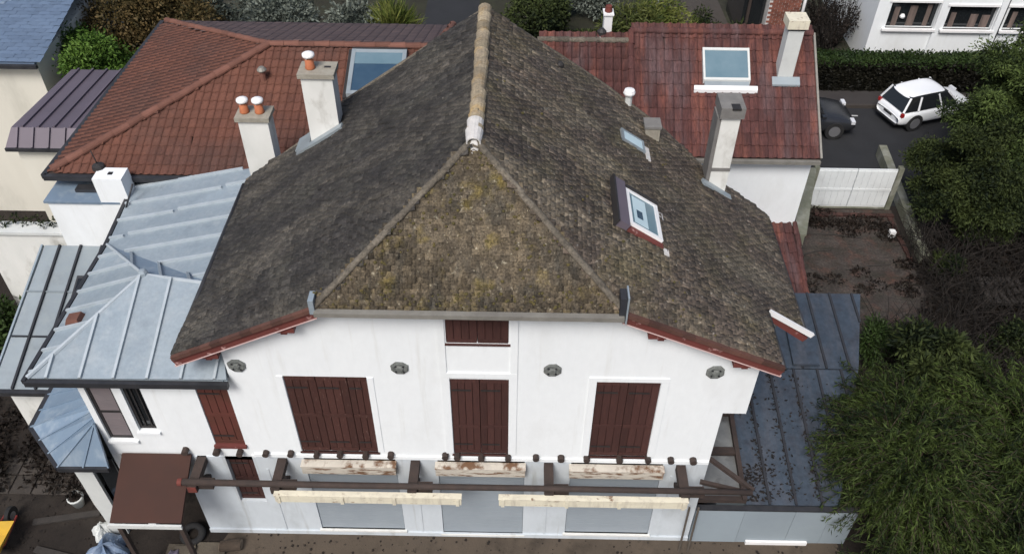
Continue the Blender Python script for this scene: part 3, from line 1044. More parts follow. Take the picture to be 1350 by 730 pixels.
# hip gutter and end upstands
MB().bar(HLP + np.array((0.02, -0.075, -0.02)), HRP + np.array((-0.02, -0.075, -0.02)), 0.10, 0.08).build('hip_gutter', M['gutter_pale'], roof)
MB().bar(HLP + np.array((0, -0.01, -0.10)), HRP + np.array((0, -0.01, -0.10)), 0.03, 0.11).build('eave_board', M['gutter'], roof)
MB().box(HL - 0.05, HL + 0.03, -0.34, -0.12, 6.74, 7.02).build('gutter_end', M['zinc'], roof)
MB().box(HR - 0.10, HR - 0.005, -0.34, -0.10, 6.70, 7.16).build('gutter_end', M['seam_dark'], roof)
MB().box(HR, HR + 0.025, -0.36, -0.08, 6.66, 7.20).build('gutter_end', M['zinc'], roof)
# eave gutters
pipe_part('eave_gutter', M['gutter'], roof, [rpt(-1, 4.82, -0.2) + np.array((0, 0, -.05)), rpt(-1, 4.82, 4.4) + np.array((0, 0, -.05))], 0.05)
pipe_part('eave_gutter', M['gutter'], roof, [rpt(1, 4.93, -0.25) + np.array((0, 0, -.05)), rpt(1, 4.93, 1.05) + np.array((0, 0, -.05))], 0.045)
pipe_part('eave_gutter', M['gutter'], roof, [rpt(1, 5.70, 1.06) + np.array((0, 0, -.05)), rpt(1, 5.70, 4.2) + np.array((0, 0, -.05))], 0.045)
# white barge board of the wider rear part
a, b = rpt(1, 4.95, 1.04), rpt(1, 5.82, 1.04)
MB().bar(a + np.array((0, -.02, .0)), b + np.array((0, -.02, .0)), 0.05, 0.09).build('barge_board', M['white_paint'], roof)
MB().bar(a + np.array((0, -.005, -.11)), b + np.array((-.1, -.005, -.11)), 0.04, 0.12).build('barge_board', M['red_wood'], roof)
# rear verge mortar line
for side in (1, -1):
    pts = [p for p in RP[side] if p[1] > 4.1]
    MB().tube([rpt(side, *p) + np.array((0, 0, .01)) for p in pts], 0.035, 6).build('rear_verge', M['hip'], roof)

# skylight (large), slope frame helpers
def slope_box(mb_, side, s0, s1, y0, y1, h0, h1):
    P = []
    for h in (h0, h1):
        for s_, y in ((s0, y0), (s1, y0), (s1, y1), (s0, y1)):
            ms = mslope(side, 2.0)
            k = 1 / math.sqrt(1 + ms * ms)
            P.append(rpt(side, s_, y) + np.array((side * ms * k, 0, k)) * h)
    if side == -1:
        P = [P[1], P[0], P[3], P[2], P[5], P[4], P[7], P[6]]
    mb_.hexa(P)
    return mb_


def skylight(parent, side, s0, s1, y0, y1, mframe, mglass, h=0.09, fwd=0.07, mside=None):
    fr = MB()
    slope_box(fr, side, s0, s1, y0, y0 + fwd, 0, h)
    slope_box(fr, side, s0, s1, y1 - fwd, y1, 0, h)
    slope_box(fr, side, s0, s0 + fwd, y0 + fwd, y1 - fwd, 0, h - .002)
    slope_box(fr, side, s1 - fwd, s1, y0 + fwd, y1 - fwd, 0, h - .002)
    f = fr.build('skylight', mframe, parent)
    slope_box(MB(), side, s0 + fwd, s1 - fwd, y0 + fwd, y1 - fwd, 0, h * 0.8).build('pane', mglass, f)
    return f


sk = skylight(house, 1, 2.36, 2.93, 1.15, 2.07, M['white_paint'], M['glass_blue'], 0.10, 0.06)
slope_box(MB(), 1, 2.47, 2.70, 1.27, 1.95, 0.081, 0.086).build('blind', M['blind'], sk)
slope_box(MB(), 1, 2.52, 2.62, 1.42, 1.62, 0.087, 0.091).build('round_sticker', M['glass_deep'], sk)
slope_box(MB(), 1, 2.16, 2.34, 1.04, 2.16, 0.0, 0.13).build('roller_housing', M['purple'], sk)
slope_box(MB(), 1, 2.13, 2.158, 1.02, 2.18, 0.0, 0.15).build('housing_back', M['black_frame'], sk)
slope_box(MB(), 1, 2.36, 2.95, 1.05, 1.14, 0.0, 0.06).build('flashing', M['red_wood'], sk)
slope_box(MB(), 1, 2.36, 2.93, 2.072, 2.12, 0.0, 0.13).build('flashing', M['black_frame'], sk)
slope_box(MB(), 1, 2.96, 3.05, 0.95, 1.08, 0.0, 0.05).build('flashing', M['mortar'], sk)
slope_box(MB(), 1, 2.94, 3.06, 1.75, 2.02, 0.0, 0.04).build('flashing', M['mortar'], sk)
sk = skylight(house, 1, 2.48, 2.92, 3.66, 4.02, M['zinc_dull'], M['blind'], 0.07, 0.04)
slope_box(MB(), 1, 2.935, 3.02, 3.5, 3.9, 0.0, 0.05).build('flashing', M['mortar'], sk)
# small vents on the roof
MB().lathe((1.07, 4.95, 7.95), [(0.07, -.05), (0.07, 0.10), (0.04, 0.14), (0.0, 0.15)], 8).build('roof_vent', M['black_frame'], house)
fl = MB().tube([(2.45, 5.25, 6.9), (2.45, 5.25, 7.28)], 0.07, 10).build('flue', M['white_aged'], house)
MB().lathe((2.45, 5.25, 7.27), [(0.11, 0), (0.12, 0.03), (0.10, 0.09), (0.0, 0.11)], 10).build('flue_cowl', M['white_paint'], fl)
st = MB().box(2.72, 3.0, 4.45, 4.75, 6.5, 7.0).build('chimney_stub', M['cap_stone'], house)
MB().box(2.70, 3.02, 4.43, 4.77, 7.002, 7.05).build('stub_cap', M['cement'], st)


# chimneys
def pot(parent, x, y, z, h=0.2, r_=0.085):
    p = MB().lathe((x, y, z), [(r_, 0), (r_ * 1.12, 0.02), (r_, 0.05), (r_ * 0.92, h), (r_ * 0.7, h)], 12).build('chimney_pot', M['pot'], parent, smooth=True)
    MB().lathe((x, y, z + h + 0.035), [(r_ * 1.25, 0), (r_ * 1.35, 0.02), (r_ * 1.3, 0.055), (r_ * .7, 0.08), (0.001, 0.085)], 12).build('pot_cowl', M['white_paint'], p, smooth=True)
    for k in range(3):
        t = 2.1 * k
        MB().tube([(x + r_ * .8 * math.cos(t), y + r_ * .8 * math.sin(t), z + h - .01), (x + r_ * .8 * math.cos(t), y + r_ * .8 * math.sin(t), z + h + .04)], 0.012, 5).build('cowl_leg', M['white_paint'], p)


def chimney(parent, x0, x1, y0, y1, z0, z1, mbody, mcap, pots=(), cap_h=0.09, ov=0.045, hole=None):
    c = MB().box(x0, x1, y0, y1, z0, z1).build('chimney', mbody, parent)
    MB().box(x0 - ov, x1 + ov, y0 - ov, y1 + ov, z1 + .001, z1 + cap_h).build('chimney_cap', mcap, c)
    for px, py in pots:
        pot(parent, px, py, z1 + cap_h)
    if hole:
        MB().box(*hole, z1 + cap_h - .03, z1 + cap_h + .004).build('flue_hole', M['black_frame'], c)
    return c


chimney(house, -5.04, -4.47, 4.60, 4.98, 4.6, 6.93, M['render_dirty'], M['cap_stone'], ((-4.93, 4.78), (-4.64, 4.78)))
chimney(house, -3.60, -3.03, 4.28, 4.68, 5.6, 8.06, M['render_dirty'], M['cap_stone'], ((-3.44, 4.47),), hole=(-3.2, -3.08, 4.5, 4.56))
mb = MB()
slope_box(mb, -1, 2.62, 3.55, 4.12, 4.27, 0.0, 0.05)
slope_box(mb, -1, 3.30, 3.60, 4.27, 4.7, 0.0, 0.05)
mb.build('chimney_flashing', M['zinc_dull'], house)
ch = chimney(house, 4.0, 4.34, 4.05, 4.50, 4.9, 7.52, M['render_dirty'], M['cement'], cap_h=0.22, ov=0.05, hole=(4.14, 4.30, 3.98, 4.16))
MB().box(3.93, 3.998, 4.07, 4.46, 5.5, 7.50).build('chimney_side', M['cement'], ch)
MB().box(3.99, 4.35, 4.035, 4.049, 6.35, 6.42).build('band', M['cement'], ch)
slope_box(MB(), 1, 4.15, 4.75, 3.9, 4.04, 0.0, 0.06).build('chimney_flashing', M['zinc_dull'], house)

# ================================================================== ZINC-ROOFED WING (left)
wing = thing('side_wing', 'white side wing with hipped pale zinc roof joined to the main house', 'house wing', (-6, 1, 0))
mb = MB()
wh = [(-7.03, -6.57, 3.06, 4.56), (-6.41, -6.07, 3.33, 4.54), (-5.12, -4.57, 2.90, 4.62)]
wall_with_holes(mb, -7.14, -4.452, lambda x: 4.82, wh, 0.02, 0.24, 2.60)
mb.box(-7.14, -6.92, 0.24, 5.1, 0, 4.82)
mb.box(-7.14, -6.98, 0.02, 0.24, 0, 2.598)
mb.box(-6.92, -5.88, 0.95, 1.1, 0, 2.6)
mb.box(-5.88, -5.7, 0.24, 1.1, 0, 2.6)
mb.box(-6.92, -4.46, 4.9, 5.1, 0, 4.8)
mb.build('wall', M['render'], wing)
bx('porch_ceiling', M['render_dirty'], wing, -6.92, -5.88, 0.03, 0.95, 2.5, 2.59)
# windows
def casement(parent, x0, x1, z0, z1, y, mfr, mgl, mid=True, slats=0):
    f = MB()
    t = 0.05
    f.box(x0, x0 + t, y, y + .06, z0, z1)
    f.box(x1 - t, x1, y, y + .06, z0, z1)
    f.box(x0 + t, x1 - t, y, y + .06, z0, z0 + t)
    f.box(x0 + t, x1 - t, y, y + .06, z1 - t, z1)
    if mid:
        f.box(x0 + t, x1 - t, y + .002, y + .058, (z0 + z1) / 2 - .025, (z0 + z1) / 2 + .025)
    fo = f.build('window', mfr, parent)
    MB().box(x0 + t, x1 - t, y + .03, y + .045, z0 + t, z1 - t).build('pane', mgl, fo)
    for k in range(slats):
        zz = z0 + t + (z1 - z0 - 2 * t) * k / slats
        MB().box(x0 + t + .005, x1 - t - .005, y + .015, y + .028, zz + .004, zz + (z1 - z0 - 2 * t) / slats - .004).build('slat', mgl, fo)
    return fo


casement(wing, -7.03, -6.57, 3.06, 4.56, 0.06, M['black_frame'], M['roller_mauve'], True, 14)
fo = casement(wing, -6.41, -6.07, 3.33, 4.54, 0.08, M['black_frame'], M['glass'], False)
for k in range(2):
    xx = -6.41 + 0.34 * (k + 1) / 3
    MB().box(xx - .012, xx + .012, 0.085, 0.105, 3.4, 4.5).build('bar', M['black_frame'], fo)
shutter_leaf(wing, -5.12, -4.57, 2.98, 4.62, 0.07, M['shutter_rust'], 4, (0.5,))
bx('window_sill', M['red_wood'], wing, -5.14, -4.55, -0.03, 0.1, 2.90, 2.97)
bx('window_sill', M['render'], wing, -7.05, -6.5, -0.03, 0.04, 3.0, 3.055)
bx('window_sill', M['render'], wing, -6.44, -6.03, -0.03, 0.04, 3.27, 3.325)
# porch door in the recess
dr = bx('porch_door', M['dark_wood'], wing, -6.8, -6.0, 0.90, 0.945, 0.02, 2.1)
for k in range(5):
    MB().box(-6.79 + k * .158, -6.79 + k * .158 + .15, 0.88, 0.898, 0.05, 2.07).build('plank', M['dark_wood'], dr)
# roof
zr = thing  # alias kept short
ZE, ZA = 4.90, 5.50
Pfl, Pfr = (-7.75, -0.15, ZE), (-4.44, -0.13, ZE)
Pv, Pa, Pr1 = (-7.66, 3.24, ZE), (-6.28, 1.75, ZA), (-4.9, 1.52, ZA)
Pr2, Pl2 = (-4.9, 5.08, ZA), (-7.80, 5.32, ZE)
wroof = MB()
wroof.slab([Pfl, Pfr, Pr1, Pa], (0, 0, 1), 0.06)
wroof.slab([Pfl, Pa, Pv], (0, 0, 1), 0.06)
wroof.slab([Pv, Pa, Pr1], (0, 0, 1), 0.06)
wroof.slab([Pv, Pr1, Pr2, Pl2], (0, 0, 1), 0.06)
wr = wroof.build('roof', M['zinc'], wing)
UPZ = lambda P, h=0.035: [(p[0], p[1], p[2] + h) for p in P]
zinc_roof(wr, UPZ([Pfl, Pfr, Pr1, Pa]), (0.0, 1, 0.3), 0.56, M['zinc'], M['zinc_seam'], start=0.24)
zinc_roof(wr, UPZ([Pfl, Pa, Pv]), (1, -0.12, 0.3), 0.48, M['zinc'], M['zinc_seam'], start=0.1)
zinc_roof(wr, UPZ([Pv, Pa, Pr1]), (0.45, -1, 0.25), 0.45, M['zinc_blue'], M['zinc'])
zinc_roof(wr, UPZ([Pv, Pr1, Pr2]), (1, 0.02, 0.2), 0.55, M['zinc'], M['zinc_seam'], start=0.1)
zinc_roof(wr, UPZ([Pv, Pr2, Pl2]), (1, 0.02, 0.2), 0.55, M['zinc'], M['zinc_seam'], start=0.3)
for a, b, r_ in ((Pfl, Pa, 0.045), (Pv, Pa, 0.03), (Pa, Pr1, 0.035)):
    MB().tube([Vector(a) + Vector((0, 0, .05)), Vector(b) + Vector((0, 0, .06))], r_, 7).build('hip_roll', M['zinc_seam'], wr)
MB().lathe((Pa[0], Pa[1], Pa[2] + .02), [(0.10, 0), (0.08, .10), (0.05, .14), (0.0, .15)], 8).build('hip_finial', M['zinc'], wr)
MB().box(-6.05, -5.55, 0.42, 0.455, 5.10, 5.135).build('snow_batten', M['zinc_dull'], wr)
MB().bar(np.array(Pfl) + (-.04, -.05, -.03), np.array(Pfr) + (0.02, -.05, -.03), 0.09, 0.11).build('gutter', M['gutter'], wr)
MB().bar(np.array(Pfl) + (-.05, -.06, -.0), np.array(Pv) + (-.05, 0, 0), 0.07, 0.09).build('gutter', M['gutter'], wr)
MB().bar(np.array(Pv) + (-.05, 0, 0), np.array(Pl2) + (-.05, 0, 0), 0.07, 0.09).build('gutter', M['gutter'], wr)
MB().hexa([(-7.55, 0.95, 5.0), (-7.2, 0.85, 5.12), (-7.2, 1.15, 5.12), (-7.55, 1.2, 5.0), (-7.5, 1.0, 5.15), (-7.25, .92, 5.24), (-7.25, 1.12, 5.24), (-7.5, 1.15, 5.15)]).build('tile_patch', M['rust_cap'], wr)
pipe_part('flashing_flap', M['zinc'], wr, [(-4.5, -0.12, 4.93), (-4.72, -0.02, 4.98)], 0.03)
pipe_part('aerial', M['gutter'], wr, [(-7.72, 4.4, 4.9), (-7.5, 4.6, 5.4)], 0.02)

# porch canopy (brown)
cn = MB().slab([(-6.90, -1.14, 2.15), (-5.62, -1.12, 2.15), (-5.62, -0.02, 2.70), (-6.90, -0.02, 2.70)], (0, -0.44, 0.9), 0.05).build('porch_canopy', M['canopy'], wing)
MB().box(-6.92, -5.60, -1.19, -1.15, 2.05, 2.15).build('canopy_edge', M['white_aged'], cn)
for x in (-6.82, -5.70):
    MB().bar((x, -1.05, 0), (x, -1.05, 2.1), 0.08, 0.08).build('canopy_post', M['dark_wood'], cn)
# bay with fan-seamed zinc canopy
bay = thing('corner_bay', 'bay with fan-shaped blue zinc canopy and white panel at the wing corner', 'bay', (-7.9, 0.9, 0))
AP0, AP1 = Vector((-7.15, 0.0, 3.55)), Vector((-7.15, 1.7, 3.55))
EV = [(-7.02, -0.36, 2.72), (-7.95, -0.36, 2.70), (-8.82, 0.52, 2.70), (-8.82, 1.7, 2.70), (-8.0, 2.5, 2.70), (-7.15, 2.5, 2.72)]
tops = [AP0, AP0, AP0.lerp(AP1, .35), AP0.lerp(AP1, .7), AP1, AP1]
for i in range(5):
    a, b = Vector(EV[i]), Vector(EV[i + 1])
    ta, tb = tops[i], tops[i + 1]
    ns = 3 if i in (1, 2) else 2
    for k in range(ns):
        q = [a.lerp(b, k / ns), a.lerp(b, (k + 1) / ns), ta.lerp(tb, (k + 1) / ns), ta.lerp(tb, k / ns)]
        if (q[2] - q[3]).length < 1e-4:
            q = q[:3]
        n_ = (q[1] - q[0]).cross(q[-1] - q[0]).normalized()
        if n_.z < 0:
            n_ = -n_
            q = q[::-1]
        MB().slab(q, n_, 0.04).build('zinc_sheet', M['zinc_blue'], bay)
        MB().bar(a.lerp(b, k / ns) + n_ * .012, ta.lerp(tb, k / ns) + n_ * .012, 0.025, 0.03, n_).build('seam', M['zinc_blue'], bay)
    MB().bar(a + Vector((0, 0, -.03)), b + Vector((0, 0, -.03)), 0.10, 0.10).build('gutter', M['gutter'], bay)
mb = MB()
IN = [(-7.15, -0.02), (-7.85, -0.02), (-8.5, 0.6), (-8.5, 1.65), (-7.9, 2.3), (-7.15, 2.3)]
for i in range(5):
    if i == 0:
        continue
    a, b = IN[i], IN[i + 1]
    mb.bar((*a, 1.33), (*b, 1.33), 0.08, 2.66)
mb.build('wall', M['render_dirty'], bay)
MB().hexa([(-7.86, -0.10, 0), (-7.55, -0.10, 0), (-7.55, -.03, 0), (-7.86, -.03, 0), (-7.95, -.10, 2.6), (-7.6, -.10, 2.6), (-7.6, -.03, 2.6), (-7.95, -.03, 2.6)]).build('white_panel', M['white_aged'], bay)
bx('bay_door', M['glass'], bay, -7.5, -7.16, -0.03, 0.02, 0.1, 2.5)

# white roof block with chimney between wing and rust house
blk = thing('roof_block', 'white block with flat zinc top and chimney beside the zinc wing', 'roof block', (-8.7, 5.2, 0))
bx('wall', M['render'], blk, -9.5, -8.0, 4.72, 5.55, 2.6, 4.80)
bt = bx('flat_top', M['zinc_blue'], blk, -9.56, -7.96, 4.68, 5.58, 4.801, 4.85)
bx('hatch', M['gutter'], blk, -9.0, -8.35, 5.0, 5.2, 4.86, 4.93)
c = MB().hexa([(-8.32, 4.69, 3.6), (-7.72, 4.69, 3.6), (-7.72, 5.15, 3.6), (-8.32, 5.15, 3.6), (-8.36, 4.69, 5.44), (-7.76, 4.69, 5.44), (-7.76, 5.1, 5.44), (-8.36, 5.1, 5.44)]).build('chimney', M['render'], blk)
MB().box(-8.1, -8.0, 4.85, 4.95, 5.44, 5.445).build('flue_hole', M['black_frame'], c)
MB().lathe((-8.36, 5.1, 5.2), [(0.12, 0), (0.10, .2), (0.14, .22), (0.12, .3), (0.02, .34)], 9).build('chimney_cowl', M['black_frame'], c)
pipe_part('aerial', M['black_frame'], blk, [(-8.36, 5.1, 5.5), (-8.40, 5.1, 5.85)], 0.012, 5)

# lower zinc lean-to at far left
lt = thing('low_lean_to', 'low grey zinc lean-to with dark skylight beside the wing', 'lean-to', (-9.4, 3, 0))
bx('wall', M['render_dirty'], lt, -10.0, -8.5, 1.75, 4.6, 0, 2.55)
LT = [(-10.05, 1.5, 2.62), (-8.62, 1.5, 2.62), (-8.72, 4.71, 3.62), (-9.98, 4.71, 3.62)]
zinc_roof(lt, LT, (0, 1, 0.31), 0.46, M['zinc_dull'], M['seam_dark'], start=0.05)
MB().bar((-10.02, 2.6, 2.975), (-8.66, 2.6, 2.975), 0.03, 0.03).build('cross_seam', M['seam_dark'], lt)
MB().bar((-10.02, 3.6, 3.29), (-8.7, 3.6, 3.29), 0.03, 0.03).build('cross_seam', M['zinc_dull'], lt)
sfr = MB().hexa([(-8.98, 2.75, 3.03), (-8.68, 2.75, 3.03), (-8.72, 3.9, 3.39), (-9.0, 3.9, 3.39), (-8.98, 2.75, 3.13), (-8.68, 2.75, 3.13), (-8.72, 3.9, 3.49), (-9.0, 3.9, 3.49)]).build('skylight', M['gutter'], lt)
MB().hexa([(-8.94, 2.82, 3.12), (-8.72, 2.82, 3.12), (-8.75, 3.83, 3.43), (-8.96, 3.83, 3.43), (-8.94, 2.82, 3.16), (-8.72, 2.82, 3.16), (-8.75, 3.83, 3.475), (-8.96, 3.83, 3.475)]).build('pane', M['glass'], sfr)
MB().bar((-10.1, 1.45, 2.57), (-8.5, 1.45, 2.57), 0.10, 0.10).build('gutter', M['gutter'], lt)
MB().bar((-10.09, 1.5, 2.6), (-10.03, 4.71, 3.62), 0.04, 0.08).build('verge', M['zinc'], lt)
# white parapet behind it
pw = thing('parapet_wall', 'white parapet wall with creeper behind the low grey lean-to', 'wall', (-10.3, 5.2, 0))
bx('wall', M['render_dirty'], pw, -11.5, -9.55, 4.95, 5.2, 0, 3.75)
bx('coping', M['white_aged'], pw, -11.55, -9.53, 4.88, 5.27, 3.751, 3.82)
leaves('creeper', [((-11.4 + k * .22, 5.15 + random.uniform(-.08, .1), 3.86 + random.uniform(-.05, .1)), 0.11) for k in range(8)], 500, 0.07, M['leaf_dark'], pw)

# ================================================================== RUST-TILED HOUSE (back left)
rust = thing('rust_tiled_house', 'long house with rust-brown hipped tile roof behind the zinc wing', 'house', (-5.4, 8.7, 0))
bx('wall', M['render_cream'], rust, -9.1, -1.9, 5.6, 11.8, 0, 5.1)
EA, EB, EC, ED = Vector((-9.57, 5.2, 5.2)), Vector((-1.5, 5.2, 5.2)), Vector((-1.5, 12.2, 5.2)), Vector((-9.32, 12.2, 5.2))
RA, RB = Vector((-5.46, 8.70, 6.37)), Vector((-1.6, 8.70, 6.37))
mb = MB()
for q in ([EA, EB, RB, RA], [EB, EC, RB], [EC, ED, RA, RB], [ED, EA, RA]):
    mb.slab([p - Vector((0, 0, .03)) for p in q], (0, 0, 1), 0.1)
rdeck = mb.build('roof', M['dark_wood'], rust)
tpm = tile_template('roll', 0.17, 0.30, 0.011)
tpm[0][:, 2] *= 0.6


def roof_face(deck, quad, m, exp=0.25, wd=0.17, singles=300, tmpl=None, th=0.016, rot=0.005, stag=False):
    q = [np.array(p, float) for p in quad]
    u = q[1] - q[0]
    u /= np.linalg.norm(u)
    w_ = q[-1] - q[0]
    n = np.cross(u, w_)
    n /= np.linalg.norm(n)
    v = np.cross(n, u)
    poly = [((p - q[0]) @ u, (p - q[0]) @ v) for p in q]
    ts = plane_tiles(q[0], u, v, poly, wd, exp, exp * 1.2, th, rot=rot, lift=0.003, stagger=stag)
    place_tiles(ts, tmpl, m, deck, 'tile', singles=singles)


roof_face(rdeck, [EA, EB, RB, RA], M['tile_rust'], singles=300, tmpl=tpm)
roof_face(rdeck, [ED, EA, RA], M['tile_rust'], singles=0, tmpl=tpm)
roof_face(rdeck, [EC, ED, RA, RB], M['tile_mauve'], exp=0.25, wd=0.24, singles=0, tmpl=tile_template('flat', 0.24, 0.30, 0.008), th=0.008, rot=0.003)
roof_face(rdeck, [EB, EC, RB], M['tile_rust'], singles=0, tmpl=tpm)
caps(EA + Vector((.1, .05, .05)), RA + Vector((0, 0, .04)), 0.10, 0.36, M['rust_cap'], rdeck, 'hip_tile')
caps(ED + Vector((.1, -.05, .05)), RA + Vector((0, 0, .04)), 0.08, 0.36, M['rust_cap'], rdeck, 'hip_tile')
caps(RB + Vector((0, 0, .04)), RA + Vector((0, 0, .04)), 0.09, 0.36, M['rust_cap'], rdeck, 'ridge_tile')
caps(EC + Vector((0, 0, .04)), RB + Vector((0, 0, .04)), 0.09, 0.36, M['rust_cap'], rdeck, 'hip_tile')
MB().bar(EA + Vector((-.05, -.06, -.06)), EB + Vector((0, -.06, -.06)), 0.11, 0.11).build('gutter', M['gutter'], rdeck)
MB().bar(EA + Vector((-.06, -.05, -.06)), ED + Vector((-.06, .05, -.06)), 0.11, 0.11).build('gutter', M['gutter'], rdeck)
# skylight on its front slope
FS = 1.17 / 3.5
def fz(y):
    return 5.2 + (y - 5.2) * FS
def plane_box(mb_, x0, x1, y0, y1, h0, h1, zf):
    mb_.hexa([(x0, y0, zf(y0) + h0), (x1, y0, zf(y0) + h0), (x1, y1, zf(y1) + h0), (x0, y1, zf(y1) + h0),
              (x0, y0, zf(y0) + h1), (x1, y0, zf(y0) + h1), (x1, y1, zf(y1) + h1), (x0, y1, zf(y1) + h1)])
    return mb_
def plane_skylight(parent, x0, x1, y0, y1, zf, mfr, mgl, t=0.09, h=.16):
    f = MB()
    plane_box(f, x0, x0 + t, y0, y1, 0, h, zf)
    plane_box(f, x1 - t, x1, y0, y1, 0, h, zf)
    plane_box(f, x0 + t, x1 - t, y0, y0 + t, 0, h - .003, zf)
    plane_box(f, x0 + t, x1 - t, y1 - t, y1, 0, h - .003, zf)
    fo_ = f.build('skylight', mfr, parent)
    plane_box(MB(), x0 + t, x1 - t, y0 + t, y1 - t, 0.05, h - .02, zf).build('pane', mgl, fo_)
    return fo_
sk = plane_skylight(rust, -3.50, -2.25, 7.20, 8.45, fz, M['zinc_dull'], M['glass_deep'])
plane_box(MB(), -3.41, -2.34, 8.05, 8.36, 0.141, 0.15, fz).build('blind', M['glass_blue'], sk)
plane_box(MB(), -3.58, -3.502, 7.15, 8.5, 0.0, 0.1, fz).build('flashing', M['black_frame'], sk)
plane_box(MB(), -3.5, -2.25, 8.452, 8.53, 0.0, 0.13, fz).build('flashing', M['black_frame'], sk)
vp = MB().tube([(-5.42, 7.70, 5.95), (-5.42, 7.70, 6.26)], 0.075, 10).build('vent_pipe', M['rust_cap'], rust)
MB().lathe((-5.42, 7.7, 6.27), [(0.10, 0), (0.11, .03), (0.06, .09), (0.0, .1)], 10).build('vent_cowl', M['gutter_pale'], vp)

# ================================================================== AUBERGINE METAL BUILDING and BLUE SLATE BUILDING
pb = thing('metal_roofed_building', 'cream building with aubergine standing-seam metal roof, far back corner', 'building', (-10.8, 8.5, 0))
bx('wall', M['render_cream'], pb, -11.15, -9.7, 6.85, 10.0, 0, 4.75)
zinc_roof(pb, [(-11.20, 7.06, 5.10), (-9.62, 7.06, 5.10), (-9.62, 10.16, 4.84), (-11.14, 10.16, 4.84)], (0, 1, -.08), 0.36, M['purple'], M['purple'], start=.1, seam_h=.05)
zinc_roof(pb, [(-11.3, 6.72, 4.78), (-9.62, 6.72, 4.78), (-9.62, 7.06, 5.10), (-11.2, 7.06, 5.10)], (0, .34, .32), 0.36, M['purple'], M['purple'], start=.1)
MB().bar((-11.3, 6.70, 4.74), (-9.6, 6.70, 4.74), 0.06, 0.08).build('drip_edge', M['gutter'], pb)
bb = thing('slate_roofed_building', 'cream building with blue slate roof in the top corner', 'building', (-14.5, 12.5, 0))
bx('wall', M['render_cream'], bb, -19, -12.15, 10.4, 16.5, 0, 4.9)
mb = MB().slab([(-19, 10.2, 4.97), (-12.07, 10.2, 4.97), (-12.07, 13.4, 5.55), (-19, 13.4, 5.55)], (0, 0, 1), 0.08)
mb.slab([(-19, 13.4, 5.55), (-12.07, 13.4, 5.55), (-12.07, 16.6, 4.97), (-19, 16.6, 4.97)], (0, 0, 1), 0.08)
bd = mb.build('roof', M['slate_blue'], bb)
tsl = tile_template('flat', 0.30, 0.30, 0.010)
roof_face(bd, [(-17, 10.2, 5.0), (-12.05, 10.2, 5.0), (-12.05, 13.4, 5.58), (-17, 13.4, 5.58)], M['slate_blue'], exp=0.15, wd=0.30, singles=200, tmpl=tsl, th=0.010, stag=True)
MB().bar((-19, 10.15, 4.9), (-12.0, 10.15, 4.9), 0.1, 0.09).build('gutter', M['gutter'], bb)
pipe_part('gutter_bracket', M['gutter'], bb, [(-12.5, 10.3, 4.95), (-12.2, 10.28, 4.8)], 0.05, 6)

# ================================================================== RED-TILED HOUSE (back right)
red = thing('red_tiled_house', 'white-walled house with red clay tile roof behind the main house on the gate side', 'house', (5, 9.5, 0))
bx('wall', M['render'], red, 4.2, 7.52, 8.02, 12.8, 0, 4.05)
bx('wall_return', M['render_cream'], red, 1.3, 4.2, 8.6, 12.4, 0, 4.0)
SR = 1.8 / 2.5
def rz(y):
    return 4.15 + (y - 8.0) * SR
mb = MB()
mb.slab([(3.1, 7.85, rz(7.85) - .04), (7.60, 7.85, rz(7.85) - .04), (7.60, 10.5, 5.91), (3.1, 10.5, 5.91)], (0, 0, 1), 0.1)
mb.slab([(3.1, 10.5, 5.91), (7.60, 10.5, 5.91), (7.60, 13.1, 4.05), (3.1, 13.1, 4.05)], (0, 0, 1), 0.1)
mb.slab([(0.8, 7.9, rz(7.9) - .06), (3.1, 7.9, rz(7.9) - .06), (3.1, 10.3, rz(10.3) - .06), (0.8, 10.3, rz(10.3) - .06)], (0, 0, 1), 0.1)
mb.slab([(0.8, 10.3, rz(10.3) - .06), (3.1, 10.3, rz(10.3) - .06), (3.1, 12.7, 4.2), (0.8, 12.7, 4.2)], (0, 0, 1), 0.1)
rd = mb.build('roof', M['dark_wood'], red)
tpr = tile_template('roll', 0.205, 0.40, 0.018)
roof_face(rd, [(3.1, 7.85, rz(7.85)), (7.60, 7.85, rz(7.85)), (7.60, 10.5, 5.95), (3.1, 10.5, 5.95)], M['tile_red'], exp=0.31, wd=0.205, singles=300, tmpl=tpr, th=0.018, rot=.014)
roof_face(rd, [(0.8, 8.4, rz(8.4) - .02), (3.05, 8.4, rz(8.4) - .02), (3.05, 10.3, rz(10.3) - .02), (0.8, 10.3, rz(10.3) - .02)], M['tile_red'], exp=0.31, wd=0.205, singles=0, tmpl=tpr, th=0.018, rot=.014)
roof_face(rd, [(7.60, 13.1, 4.1), (3.1, 13.1, 4.1), (3.1, 10.5, 5.95), (7.60, 10.5, 5.95)], M['tile_red'], exp=0.31, wd=0.205, singles=0, tmpl=tpr, th=0.018)
caps((7.60, 10.5, 5.98), (3.1, 10.5, 5.98), 0.095, 0.36, M['tile_red'], rd, 'ridge_tile')
caps((3.05, 10.3, rz(10.3)), (0.8, 10.3, rz(10.3)), 0.085, 0.36, M['hip'], rd, 'ridge_tile')
caps((3.08, 8.0, rz(8.0) + .05), (3.08, 10.45, rz(10.45) + .05), 0.08, 0.34, M['tile_red'], rd, 'verge_tile')
MB().bar((3.1, 7.80, rz(7.85) - .07), (7.62, 7.80, rz(7.85) - .07), 0.10, 0.09).build('gutter', M['gutter_pale'], rd)
MB().bar((7.63, 7.85, rz(7.85)), (7.63, 10.5, 5.96), 0.05, 0.12).build('verge_board', M['gutter_pale'], rd)
sk = plane_skylight(red, 4.83, 5.98, 9.36, 10.05, rz, M['white_aged'], M['glass_blue'], 0.05, .16)
plane_box(MB(), 4.60, 6.15, 9.16, 9.25, 0.05, 0.14, rz).build('flashing', M['white_paint'], sk)
